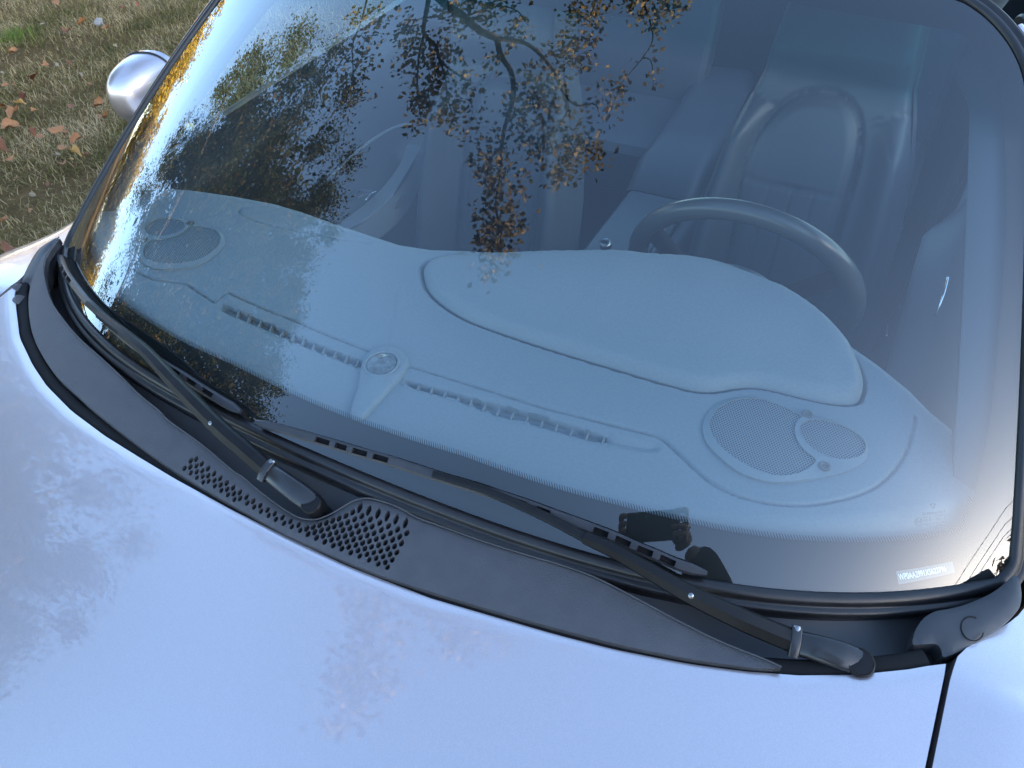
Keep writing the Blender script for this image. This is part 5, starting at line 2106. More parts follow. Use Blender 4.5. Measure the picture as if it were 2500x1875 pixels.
# near tree whose limb hangs over the car
near = empty('overhanging_tree', (-6.8, 5.6, 0))
tag(near, 'slender tree whose tan-leaved branch hangs over the windshield', 'tree')
NO = np.array([-6.8, 5.6, 0.0])
BR_LIMBS = [
    ([(-2.93, 2.09, 4.50), (-2.60, 1.79, 4.43), (-2.25, 1.58, 4.44), (-2.06, 1.45, 4.45), (-1.87, 1.38, 4.50)], 0.034, 0.024),
    ([(-1.87, 1.38, 4.50), (-1.78, 1.23, 4.50), (-1.63, 1.08, 4.52), (-1.54, 0.88, 4.51), (-1.51, 0.75, 4.47), (-1.49, 0.59, 4.43), (-1.44, 0.42, 4.38), (-1.37, 0.24, 4.34), (-1.32, 0.03, 4.27), (-1.27, -0.10, 4.26), (-1.16, -0.28, 4.21), (-1.17, -0.42, 4.17), (-1.17, -0.59, 4.09)], 0.020, 0.003),
    ([(-1.45, 0.44, 4.38), (-1.48, 0.35, 4.33), (-1.46, 0.28, 4.30), (-1.42, 0.11, 4.30)], 0.007, 0.003),
    ([(-1.87, 1.38, 4.50), (-1.62, 1.36, 4.56), (-1.44, 1.26, 4.61), (-1.29, 1.13, 4.64), (-1.19, 1.01, 4.64), (-1.06, 0.91, 4.64), (-0.98, 0.90, 4.64), (-0.87, 0.94, 4.64), (-0.81, 0.88, 4.64)], 0.017, 0.005),
    ([(-1.20, 1.04, 4.64), (-1.08, 0.84, 4.63), (-1.09, 0.71, 4.59), (-1.09, 0.59, 4.56), (-1.00, 0.51, 4.57)], 0.010, 0.003),
    ([(-2.78, 1.99, 4.38), (-2.69, 1.78, 4.36), (-2.62, 1.57, 4.34), (-2.56, 1.41, 4.34), (-2.41, 1.30, 4.38), (-2.31, 1.15, 4.40), (-2.16, 1.06, 4.43), (-2.01, 0.98, 4.47)], 0.022, 0.005),
    ([(-2.31, 1.15, 4.40), (-2.20, 0.98, 4.42), (-2.12, 0.82, 4.41), (-2.02, 0.67, 4.43), (-1.95, 0.59, 4.44)], 0.007, 0.003),
    ([(-2.56, 1.41, 4.34), (-2.52, 1.23, 4.32), (-2.46, 1.03, 4.32), (-2.37, 0.80, 4.32), (-2.26, 0.59, 4.33)], 0.009, 0.003),
    ([(-3.33, 1.96, 4.08), (-3.22, 1.60, 4.06), (-3.17, 1.33, 4.02), (-3.07, 1.08, 4.06), (-2.96, 0.80, 4.09)], 0.009, 0.003),
    ([(-3.17, 1.33, 4.02), (-3.21, 1.07, 3.94), (-3.25, 0.95, 3.88), (-3.24, 0.82, 3.87), (-3.14, 0.69, 3.94)], 0.005, 0.002),
    ([(-1.27, 2.06, 4.77), (-1.23, 1.87, 4.77), (-1.21, 1.73, 4.75), (-1.26, 1.60, 4.74)], 0.010, 0.003),
    ([(-0.90, 2.12, 4.85), (-0.85, 1.95, 4.85), (-0.64, 1.62, 4.81), (-0.65, 1.42, 4.78), (-0.70, 1.27, 4.76), (-0.74, 1.15, 4.74)], 0.009, 0.002),
    ([(-0.65, 1.42, 4.78), (-0.57, 1.40, 4.79), (-0.48, 1.20, 4.81)], 0.004, 0.002),
    ([(-1.44, 1.26, 4.61), (-1.30, 1.36, 4.63), (-1.17, 1.43, 4.66)], 0.006, 0.002),
    ([(-2.25, 1.58, 4.44), (-2.04, 1.70, 4.53), (-1.83, 1.67, 4.58), (-1.68, 1.54, 4.62)], 0.008, 0.003),
]
BR_CLUMPS = [
    (-3.32, 1.60, 3.97), (-3.13, 1.63, 4.03), (-3.10, 1.58, 3.96), (-3.23, 1.50, 3.95), (-3.06, 1.38, 4.01), (-3.00, 1.54, 4.15),
    (-3.10, 1.55, 4.11), (-2.97, 1.52, 4.14), (-3.16, 1.45, 4.37), (-3.00, 1.48, 4.05), (-3.08, 1.26, 4.25), (-2.88, 1.46, 3.86),
    (-2.96, 1.53, 3.97), (-3.03, 1.35, 4.13), (-3.12, 1.33, 4.11), (-3.23, 1.29, 4.06), (-3.10, 1.59, 3.96), (-3.14, 1.27, 4.08),
    (-2.92, 1.43, 3.89), (-3.12, 1.56, 3.83), (-3.11, 1.43, 4.23), (-3.24, 1.30, 4.13), (-2.90, 1.36, 4.14), (-3.22, 1.71, 4.22),
    (-3.20, 1.57, 3.85), (-3.03, 1.61, 4.09), (-3.03, 0.76, 4.21), (-3.01, 1.13, 4.15), (-2.94, 1.20, 4.03), (-3.00, 0.90, 4.03),
    (-3.00, 0.95, 4.21), (-3.13, 0.97, 4.02), (-3.04, 0.94, 4.12), (-3.10, 1.23, 3.98), (-3.10, 0.82, 4.06), (-3.02, 0.73, 4.14),
    (-3.22, 1.07, 4.16), (-3.11, 0.93, 3.94), (-3.06, 0.83, 4.26), (-2.78, 0.81, 4.14), (-2.99, 1.11, 4.22), (-3.17, 1.11, 4.09),
    (-3.13, 0.90, 4.13), (-3.15, 1.00, 3.96), (-3.06, 1.21, 4.16), (-3.07, 1.02, 4.14), (-3.16, 1.15, 4.05), (-3.11, 1.16, 3.93),
    (-2.83, 1.64, 4.25), (-2.75, 1.45, 4.28), (-2.64, 1.34, 4.24), (-2.73, 1.64, 4.19), (-2.65, 1.50, 4.30), (-2.95, 1.60, 4.34),
    (-2.73, 1.43, 4.21), (-2.84, 1.46, 4.35), (-2.86, 1.45, 4.42), (-2.75, 1.53, 4.37), (-2.79, 1.39, 4.39), (-2.80, 1.42, 4.34),
    (-2.71, 1.45, 4.29), (-2.79, 1.53, 4.38), (-2.31, 1.24, 4.35), (-2.40, 1.07, 4.56), (-2.73, 1.18, 4.42), (-2.31, 1.11, 4.42),
    (-2.32, 1.04, 4.22), (-2.28, 1.04, 4.64), (-2.64, 1.35, 4.29), (-2.48, 1.28, 4.35), (-2.32, 1.31, 4.32), (-2.30, 1.08, 4.45),
    (-2.37, 1.24, 4.59), (-2.40, 1.27, 4.38), (-2.50, 1.14, 4.28), (-2.30, 1.00, 4.45), (-2.54, 1.10, 4.30), (-2.60, 1.22, 4.38),
    (-2.31, 1.20, 4.45), (-2.37, 1.25, 4.45), (-2.35, 1.09, 4.43), (-2.50, 1.20, 4.36), (-2.60, 1.33, 4.29), (-2.60, 1.29, 4.36),
    (-2.36, 1.18, 4.41), (-2.20, 1.19, 4.42), (-2.28, 1.01, 4.59), (-2.42, 1.32, 4.38), (-2.69, 1.11, 4.40), (-2.66, 1.35, 4.32),
    (-2.20, 1.18, 4.51), (-2.24, 1.00, 4.26), (-2.57, 1.28, 4.17), (-2.36, 1.09, 4.36), (-2.29, 1.06, 4.40), (-2.70, 1.35, 4.46),
    (-2.60, 1.08, 4.29), (-2.59, 1.38, 4.29), (-2.51, 1.19, 4.38), (-2.34, 1.30, 4.64), (-2.53, 1.16, 4.14), (-2.34, 1.05, 4.49),
    (-2.46, 1.13, 4.41), (-2.19, 1.20, 4.35), (-2.43, 1.08, 4.24), (-2.53, 1.25, 4.30), (-2.23, 0.66, 4.32), (-2.27, 0.81, 4.29),
    (-2.22, 0.80, 3.99), (-2.41, 0.83, 4.50), (-2.28, 0.72, 4.39), (-2.33, 0.59, 4.46), (-2.33, 0.72, 4.30), (-2.32, 0.85, 4.30),
    (-2.32, 0.73, 4.51), (-2.17, 0.50, 4.08), (-2.32, 0.59, 4.26), (-2.24, 0.77, 4.31), (-2.21, 0.57, 4.40), (-2.38, 0.71, 4.43),
    (-2.42, 0.93, 4.37), (-2.28, 0.60, 4.36), (-2.36, 0.83, 4.44), (-2.38, 0.77, 4.28), (-2.24, 0.88, 4.27), (-2.27, 0.76, 4.32),
    (-2.38, 0.87, 4.21), (-2.40, 0.80, 4.44), (-1.93, 0.59, 4.57), (-2.23, 0.59, 4.62), (-2.08, 0.79, 4.56), (-1.87, 0.86, 4.46),
    (-2.14, 0.61, 4.57), (-2.06, 0.75, 4.47), (-1.89, 0.69, 4.35), (-2.22, 0.81, 4.42), (-1.94, 0.57, 4.35), (-2.08, 1.01, 4.50),
    (-2.04, 0.88, 4.54), (-2.21, 0.75, 4.50), (-2.02, 1.02, 4.39), (-2.04, 0.87, 4.62), (-1.88, 0.52, 4.43), (-2.18, 0.67, 4.61),
    (-2.05, 0.89, 4.45), (-1.84, 0.62, 4.55), (-2.06, 0.74, 4.46), (-2.18, 0.62, 4.51), (-2.07, 0.99, 4.51), (-1.83, 0.51, 4.51),
    (-2.12, 0.82, 4.52), (-2.05, 1.01, 4.63), (-2.30, 0.91, 4.49), (-2.29, 0.81, 4.54), (-2.05, 0.85, 4.49), (-1.92, 0.97, 4.47),
    (-2.20, 0.93, 4.39), (-2.17, 0.58, 4.64), (-2.09, 0.66, 4.40), (-2.22, 0.96, 4.43), (-1.85, 0.77, 4.57), (-1.81, 0.64, 4.52),
    (-2.28, 1.72, 4.40), (-2.29, 1.70, 4.63), (-2.29, 1.49, 4.47), (-2.21, 1.65, 4.67), (-2.17, 1.56, 4.50), (-2.38, 1.55, 4.50),
    (-2.28, 1.51, 4.37), (-2.49, 1.71, 4.35), (-2.06, 1.45, 4.43), (-2.21, 1.63, 4.59), (-2.48, 1.50, 4.40), (-2.07, 1.51, 4.49),
    (-2.20, 1.64, 4.34), (-2.44, 1.65, 4.38), (-2.41, 1.73, 4.39), (-2.50, 1.48, 4.67), (-2.33, 1.65, 4.32), (-2.28, 1.51, 4.58),
    (-2.21, 1.52, 4.64), (-2.36, 1.57, 4.35), (-2.36, 1.75, 4.46), (-2.46, 1.58, 4.36), (-2.60, 1.63, 4.39), (-2.21, 1.64, 4.24),
    (-2.40, 1.69, 4.29), (-2.33, 1.68, 4.54), (-2.48, 1.66, 4.39), (-2.41, 1.60, 4.57), (-2.58, 1.76, 4.55), (-2.24, 1.64, 4.43),
    (-1.37, 0.19, 4.24), (-1.48, 0.47, 4.43), (-1.50, 0.47, 4.27), (-1.16, 0.10, 4.32), (-1.54, 0.50, 4.35), (-1.51, 0.43, 4.44),
    (-1.39, 0.07, 4.25), (-1.16, 0.34, 4.28), (-1.27, 0.06, 4.25), (-1.47, 0.26, 4.27), (-1.54, 0.37, 4.44), (-1.26, 0.12, 4.17),
    (-1.31, 0.03, 4.25), (-1.56, 0.47, 4.40), (-1.14, 0.24, 4.32), (-1.43, 0.26, 4.43), (-1.48, 0.03, 4.56), (-1.34, 0.23, 4.27),
    (-1.19, 0.22, 4.37), (-1.31, 0.28, 4.29), (-1.56, 0.17, 4.35), (-1.33, 0.20, 4.18), (-1.51, 0.38, 4.28), (-1.28, 0.18, 4.35),
    (-1.60, 0.45, 4.44), (-1.39, 0.07, 4.26), (-1.24, 0.23, 4.22), (-1.24, 0.07, 4.40), (-1.71, 0.33, 4.44), (-1.53, 0.17, 4.54),
    (-1.28, 0.35, 4.23), (-1.59, 0.32, 4.29), (-1.48, 0.29, 4.41), (-1.57, 0.34, 4.26), (-1.34, 0.40, 4.48), (-1.19, 0.15, 4.32),
    (-1.42, 0.12, 4.29), (-1.45, 0.15, 4.28), (-1.18, 0.35, 4.23), (-1.52, 0.28, 4.27), (-1.13, -0.02, 4.09), (-1.09, -0.35, 4.33),
    (-1.28, -0.21, 4.18), (-1.03, -0.16, 4.21), (-1.26, -0.28, 4.20), (-1.40, -0.12, 4.18), (-1.28, -0.14, 4.34), (-1.14, -0.21, 4.12),
    (-1.21, -0.01, 4.44), (-1.15, -0.19, 4.29), (-1.05, -0.14, 4.26), (-1.17, -0.17, 4.28), (-1.04, -0.07, 4.25), (-1.25, -0.25, 4.33),
    (-1.24, 0.02, 4.31), (-1.29, -0.22, 4.35), (-1.32, 0.00, 4.45), (-1.11, -0.11, 4.20), (-1.23, -0.21, 4.31), (-1.12, -0.30, 4.07),
    (-1.30, -0.10, 4.12), (-1.29, -0.18, 4.22), (-0.99, -0.14, 4.15), (-1.10, -0.09, 4.31), (-1.24, -0.35, 4.14), (-1.39, -0.16, 4.40),
    (-1.22, -0.24, 4.16), (-1.10, -0.03, 4.21), (-1.01, -0.21, 4.14), (-1.23, -0.29, 4.27), (-1.34, -0.31, 4.15), (-1.28, -0.11, 4.08),
    (-1.40, -0.01, 4.39), (-1.36, -0.13, 4.16), (-1.27, -0.12, 4.27), (-1.24, -0.39, 4.31), (-1.31, -0.32, 4.12), (-1.06, -0.29, 4.19),
    (-1.36, -0.24, 4.39), (-1.13, -0.16, 4.38), (-1.17, -0.38, 4.28), (-1.12, -0.37, 4.20), (-1.20, -0.45, 4.35), (-1.21, -0.37, 4.00),
    (-1.14, -0.41, 4.08), (-1.17, -0.43, 4.38), (-1.10, -0.42, 4.09), (-1.23, -0.61, 4.19), (-1.15, -0.52, 4.21), (-1.13, -0.54, 4.12),
    (-1.21, -0.55, 4.33), (-1.15, -0.52, 3.98), (-1.25, 0.93, 4.61), (-1.26, 0.97, 4.69), (-1.42, 0.86, 4.95), (-1.36, 1.00, 4.55),
    (-1.37, 0.83, 4.66), (-1.31, 0.89, 4.77), (-1.27, 0.94, 4.66), (-1.32, 1.04, 4.61), (-1.45, 1.12, 4.46), (-1.27, 0.85, 4.58),
    (-1.40, 0.84, 4.62), (-1.47, 0.89, 4.67), (-1.52, 1.08, 4.70), (-1.46, 0.96, 4.65), (-1.35, 1.13, 4.55), (-1.32, 0.94, 4.65),
    (-1.38, 0.91, 4.61), (-1.26, 1.07, 4.76), (-1.42, 1.07, 4.72), (-1.35, 0.84, 4.59), (-1.39, 1.04, 4.37), (-1.35, 1.06, 4.68),
    (-1.30, 1.15, 4.68), (-1.41, 0.94, 4.72), (-1.30, 1.08, 4.36), (-1.44, 1.14, 4.49), (-1.27, 1.05, 4.52), (-1.21, 0.94, 4.76),
    (-1.36, 0.89, 4.58), (-1.37, 0.91, 4.59), (-1.33, 0.95, 4.51), (-1.42, 1.14, 4.76), (-1.28, 0.88, 4.57), (-1.31, 1.13, 4.53),
    (-1.25, 0.64, 4.47), (-1.22, 0.46, 4.68), (-0.94, 0.56, 4.59), (-1.14, 0.49, 4.55), (-0.93, 0.29, 4.56), (-1.00, 0.45, 4.48),
    (-0.97, 0.36, 4.66), (-1.00, 0.60, 4.63), (-0.94, 0.62, 4.74), (-0.92, 0.35, 4.72), (-1.12, 0.63, 4.66), (-1.18, 0.71, 4.70),
    (-0.93, 0.32, 4.55), (-1.18, 0.60, 4.56), (-0.98, 0.31, 4.61), (-1.21, 0.67, 4.68), (-1.24, 0.54, 4.58), (-0.88, 0.55, 4.58),
    (-1.08, 0.49, 4.49), (-0.93, 0.32, 4.62), (-1.29, 0.71, 4.62), (-0.91, 0.54, 4.80), (-1.13, 0.66, 4.41), (-0.95, 0.61, 4.68),
    (-0.92, 0.41, 4.48), (-0.89, 0.33, 4.53), (-0.92, 0.32, 4.70), (-1.14, 0.60, 4.46), (-1.05, 0.30, 4.73), (-1.19, 0.76, 4.51),
    (-1.13, 0.81, 4.64), (-1.02, 0.79, 4.55), (-1.16, 0.51, 4.43), (-1.19, 0.51, 4.57), (-1.17, 0.66, 4.29), (-0.97, 0.67, 4.80),
    (-1.06, 0.58, 4.61), (-1.20, 0.51, 4.61), (-0.91, 0.29, 4.42), (-1.18, 0.48, 4.48), (-0.94, 0.31, 4.52), (-1.02, 0.67, 4.71),
    (-1.25, 0.61, 4.48), (-0.96, 0.58, 4.62), (-0.92, 0.34, 4.61), (-0.94, 0.43, 4.69), (-1.00, 0.51, 4.46), (-1.16, 0.41, 4.55),
    (-0.91, 0.49, 4.57), (-0.97, 0.29, 4.50), (-0.82, 0.48, 4.75), (-0.77, 0.44, 4.80), (-0.77, 0.58, 4.69), (-0.89, 0.69, 4.75),
    (-0.79, 0.57, 4.61), (-0.78, 0.54, 4.73), (-0.76, 0.55, 4.81), (-0.66, 0.54, 4.57), (-0.95, 0.76, 4.73), (-0.73, 0.68, 4.47),
    (-0.76, 0.81, 4.80), (-0.68, 0.53, 4.72), (-0.76, 0.85, 4.53), (-0.85, 0.59, 4.72), (-0.86, 0.48, 4.91), (-0.81, 0.61, 4.60),
    (-1.35, 1.49, 4.69), (-1.23, 1.47, 4.64), (-1.25, 1.30, 4.41), (-1.20, 1.40, 4.67), (-1.26, 1.27, 4.58), (-1.10, 1.28, 4.48),
    (-1.06, 1.26, 4.63), (-1.19, 1.45, 4.65), (-1.32, 1.35, 4.65), (-1.10, 1.29, 4.80), (-1.01, 1.22, 4.53), (-1.21, 1.49, 4.76),
    (-1.25, 1.31, 4.75), (-1.15, 1.47, 4.81), (-1.31, 1.21, 4.69), (-1.04, 1.41, 4.52), (-1.39, 1.35, 4.72), (-1.11, 1.28, 4.77),
    (-1.13, 1.39, 4.69), (-1.21, 1.40, 4.76), (-1.39, 0.75, 4.42), (-1.52, 0.81, 4.58), (-1.41, 0.76, 4.70), (-1.51, 0.88, 4.46),
    (-1.41, 0.75, 4.71), (-1.46, 0.72, 4.38), (-1.38, 0.71, 4.46), (-1.46, 0.92, 4.57), (-1.50, 0.73, 4.54), (-1.46, 0.57, 4.56),
    (-1.49, 0.83, 4.46), (-1.50, 0.75, 4.45), (-1.38, 0.77, 4.39), (-1.37, 0.58, 4.55), (-1.38, 0.58, 4.58), (-1.46, 0.62, 4.60),
    (-2.05, 1.60, 4.55), (-1.79, 1.45, 4.64), (-2.00, 1.62, 4.44), (-2.06, 1.73, 4.45), (-2.04, 1.62, 4.36), (-1.85, 1.46, 4.56),
    (-1.94, 1.45, 4.59), (-1.95, 1.73, 4.50), (-1.62, 1.47, 4.39), (-1.89, 1.61, 4.57), (-1.65, 1.47, 4.54), (-1.92, 1.66, 4.43),
    (-2.06, 1.73, 4.50), (-2.00, 1.70, 4.41), (-2.07, 1.60, 4.48), (-1.82, 1.46, 4.65), (-2.07, 1.46, 4.48), (-1.83, 1.77, 4.61),
    (-2.04, 1.70, 4.48), (-1.78, 1.50, 4.71), (-2.06, 1.61, 4.56), (-1.92, 1.41, 4.41), (-1.18, 1.68, 4.64), (-1.15, 1.71, 4.89),
    (-1.32, 1.62, 4.69), (-1.35, 1.92, 4.80), (-1.16, 1.75, 4.62), (-1.19, 1.64, 4.63), (-1.39, 1.70, 4.76), (-1.35, 1.71, 4.62),
    (-1.21, 1.84, 4.88), (-1.32, 1.68, 4.58), (-1.01, 1.64, 4.59), (-1.28, 1.77, 4.61), (-1.27, 1.85, 4.58), (-1.10, 1.78, 4.66),
    (-1.23, 1.72, 4.93), (-1.38, 1.77, 4.76), (-1.32, 1.66, 4.72), (-1.16, 1.64, 4.84), (-1.19, 1.88, 4.73), (-1.09, 1.72, 4.72),
    (-1.18, 1.71, 4.73), (-1.15, 1.85, 4.85), (-0.81, 1.99, 4.90), (-0.60, 1.93, 5.05), (-0.70, 1.77, 4.89), (-0.73, 1.86, 5.02),
    (-0.80, 2.04, 5.01), (-0.68, 1.76, 4.83), (-0.68, 1.96, 4.94), (-0.85, 1.77, 4.99), (-0.95, 1.96, 4.89), (-0.61, 1.99, 5.04),
    (-0.96, 1.90, 4.83), (-0.62, 1.93, 4.89), (-0.56, 1.93, 4.78), (-0.96, 1.91, 5.02), (-0.68, 1.75, 4.76), (-0.74, 2.03, 4.98),
    (-0.85, 1.91, 4.83), (-0.91, 1.90, 4.99), (-0.64, 2.01, 4.94), (-0.72, 2.00, 5.00), (-0.56, 1.93, 4.81), (-0.76, 1.79, 4.74),
    (-0.72, 1.94, 5.01), (-0.53, 1.84, 4.73), (-0.78, 1.77, 4.65), (-0.61, 1.87, 4.75), (-0.85, 1.84, 4.86), (-0.92, 1.81, 4.88),
    (-0.52, 1.75, 4.60), (-0.61, 1.73, 4.77), (-0.77, 1.18, 4.67), (-0.81, 1.11, 4.84), (-0.78, 1.22, 4.83), (-0.81, 1.15, 4.84),
    (-0.79, 1.12, 4.91), (-1.84, 1.23, 4.66), (-1.99, 1.23, 4.72), (-1.82, 1.22, 4.54), (-1.83, 1.11, 4.58), (-1.84, 1.27, 4.59),
    (-1.78, 1.16, 4.43), (-0.69, 1.05, 4.70), (-0.70, 1.05, 4.66), (-0.69, 0.97, 4.60), (-0.72, 0.97, 4.77), (-0.95, 1.05, 4.90),
    (-0.74, 1.05, 4.65), (-0.69, 0.88, 4.45), (-0.81, 0.91, 4.61),
]
limbs = [([(0, 0, -.1), (.1, -.05, 1.6), (.05, -.1, 3.4), (-.1, .1, 5.6), (0, .1, 7.6)], .15, .03)]
for P_, r0, r1 in BR_LIMBS:
    limbs.append((np.array(P_) - NO, r0 * 1.3, r1 * 1.3))
q0 = np.array(BR_LIMBS[0][0][0]) - NO
q5 = np.array(BR_LIMBS[5][0][0]) - NO
q8 = np.array(BR_LIMBS[8][0][0]) - NO
qa = np.array(BR_LIMBS[10][0][0]) - NO
qb = np.array(BR_LIMBS[11][0][0]) - NO
limbs.append(([(.05, -.1, 3.2), (1.2, -1.0, 4.1), (2.6, -2.3, 4.55), q0], .065, .034))
limbs.append(([(2.6, -2.3, 4.55), (3.4, -3.1, 4.5), q5], .03, .022))
limbs.append(([(1.2, -1.0, 4.1), (2.4, -2.6, 4.2), q8], .014, .009))
limbs.append(([(0, -.1, 4.3), (2.4, -1.2, 5.6), (4.6, -2.6, 5.4), qa], .05, .010))
limbs.append(([(4.6, -2.6, 5.4), (5.4, -2.9, 5.2), qb], .018, .009))
crown_c = []
rgn = np.random.default_rng(31)
for k in range(46):
    v = rgn.normal(0, 1, 3)
    v /= np.linalg.norm(v)
    c = np.array([-.4, .8, 5.9]) + v * np.array([1.9, 1.9, 1.7]) * rgn.uniform(.5, 1)
    crown_c.append(c)
    if k % 2 == 0:
        limbs.append(([(0, .05, 3.6 + 3.2 * rgn.uniform()), c * .6 + np.array([0, 0, 2.3]), c], .03, .006))
limb_mesh('trunk', limbs, M['bark'], near, 8)
cl = np.array(BR_CLUMPS) - NO
cen = np.repeat(cl, 8, 0) + rgn.normal(0, .058, (len(cl) * 8, 3))
# a few leaves strung along the fine twigs
tw = []
for P_, r0, r1 in BR_LIMBS[1:]:
    q = cr_curve(np.array(P_), 26)
    tw.append(q[6:] + rgn.normal(0, .045, (20, 3)))
cen = np.vstack([cen, np.vstack(tw) - NO])
leaf_cloud('hanging_leaves', cen, rgn.uniform(.040, .072, len(cen)), M['leaf_hang'], near, 33, droop=.7)
cc2 = np.repeat(np.array(crown_c), 60, 0) + rgn.normal(0, .35, (60 * len(crown_c), 3))
leaf_cloud('crown', cc2, rgn.uniform(.05, .09, len(cc2)), M['leaf_hang'], near, 34)

# sunlit golden trees along the far edge of the field, passenger side
far = [(-36, -14, 6.0), (-38, -6, 5.0), (-35, 1.0, 6.2), (-37, 7, 8.4), (-34, 13, 10.8), (-33, 19.5, 13.0), (-30, 26, 14.5)]
flab = ['golden tree at the far left end of the row across the field', 'low golden tree second in the row across the field', 'small yellow tree third in the row across the field', 'yellow tree in the middle of the row across the field',
        'taller yellow tree fifth in the row across the field', 'tall yellow tree sixth in the row across the field', 'tallest golden tree at the right end of the row across the field']
for k, ((x_, y_, h_), lb) in enumerate(zip(far, flab)):
    tree('field_tree', lb, (x_, y_, 0), h_, (0, 0, h_ * .56), (3.4, 3.9, h_ * .46), 130, 150, 1.0, .26, M['leaf_yellow'], .2, 50 + k, 'golden trees across the field')

# brown tree belt on the driver's side: keeps the low sun off the car
belt = [(18.5, -23.6, 9.4), (21.5, -20.6, 9.8), (23.6, -17.2, 9.3), (25.0, -13.3, 9.0), (26.0, -9.2, 9.3), (24.5, -5.3, 8.8), (26.0, -1.6, 9.4)]
blab = ['brown tree at the near end of the belt past the power line', 'second brown tree of the belt past the power line', 'third brown tree of the belt past the power line', 'tallest brown tree in the middle of the belt past the power line',
        'fifth brown tree of the belt past the power line', 'sixth brown tree of the belt past the power line', 'brown tree at the far end of the belt past the power line']
for k, ((x_, y_, h_), lb) in enumerate(zip(belt, blab)):
    tree('belt_tree', lb, (x_, y_, 0), h_, (0, 0, h_ * .50), (2.6, 3.0, h_ * .50), 170, 70, 1.0, .46, M['leaf_brown'], .2, 80 + k, 'brown tree belt')
# hedge at the belt's foot
for k in range(6):
    hd = tree('hedge_bush', ['clipped brown hedge bush first from the near end', 'brown hedge bush second from the near end', 'brown hedge bush third from the near end', 'brown hedge bush fourth from the near end', 'brown hedge bush fifth from the near end', 'brown hedge bush at the far end of the hedge'][k],
              (23.4 - .32 * max(0, 2 - k) ** 2.2, -20.0 + 4.2 * k, 0), 4.2, (0, 0, 2.2), (1.4, 3.0, 2.3), 60, 60, .8, .40, M['leaf_brown'], .1, 120 + k, 'hedge under the tree belt')
    hd['category'] = 'bush'

# power line
M['pole'] = pbr('weathered_pole', (0.16, 0.13, 0.10), .85, noise=(12, .3))
M['wire'] = pbr('power_cable', (0.02, 0.02, 0.022), .5)
M['insulator'] = pbr('brown_insulator', (0.12, 0.05, 0.03), .25)
for k, (py_, lb) in enumerate(((-24.0, 'wooden utility pole at the front end of the power line'), (22.0, 'wooden utility pole at the rear end of the power line'))):
    p_ = empty('utility_pole', (18.0, py_, 0))
    tag(p_, lb, 'utility pole', 'poles of the power line')
    tube('shaft', np.array([(0, 0, -.2), (0, 0, 4.5), (0, 0, 9.3)]), np.array([.16, .14, .11]), M['pole'], p_, 14, up=(1, 0, 0))
    for zz in (8.92, 8.40, 7.98):
        lathe_on('insulator', (-.16, 0, zz), (-1, 0, 0), [(0, -.06), (.02, -.06), (.045, 0), (.03, .03), (.045, .05), (0, .08)], M['insulator'], p_, 12)
for zz, sag, lb in ((8.92, .46, 'topmost cable of the power line'), (8.40, .50, 'middle cable of the power line'), (7.98, .46, 'lowest cable of the power line')):
    yy_ = np.linspace(-24, 22, 50)
    u = (yy_ + 1) / 23
    w_ = tube('power_cable', np.stack([np.full(50, 17.78), yy_, zz - sag * (1 - u ** 2)], -1), .018, M['wire'], None, 6)
    tag(w_, lb, 'cable', 'cables of the power line')

# ------------------------------------------------------------------ fallen leaves


def leaf_shape(seed, curl, lobes):
    rg = np.random.default_rng(seed)
    n = 18
    V = [(0, 0, 0)]
    F = []
    rings = 3
    for r_ in range(1, rings + 1):
        for k in range(n):
            a = 2 * math.pi * k / n
            rad = .5 * (1 - .28 * math.cos(a) * 0 + .035 * lobes * math.cos(lobes * a)) * (1 + .08 * rg.normal())
            x, y = rad * math.cos(a) * .72 * r_ / rings, rad * math.sin(a) * r_ / rings
            z = curl * (x * x * 2.2) + curl * .6 * y * abs(y) + .04 * rg.normal() * r_ / rings
            V.append((x, y, z))
    for k in range(n):
        F.append((0, 1 + k, 1 + (k + 1) % n))
    for r_ in range(rings - 1):
        for k in range(n):
            k2 = (k + 1) % n
            F.append((1 + r_ * n + k, 1 + (r_ + 1) * n + k, 1 + (r_ + 1) * n + k2, 1 + r_ * n + k2))
    # stalk
    b = len(V)
    V += [(-.012, -.45, .0), (.012, -.45, .0), (.03, -.78, .06), (.015, -.79, .06)]
    F.append((b, b + 1, b + 2, b + 3))
    return V, F


def fl_mat(name, c):
    return pbr(name, c, .7, spec=.25, noise=(26, .45), bump=(60, .5, .004))


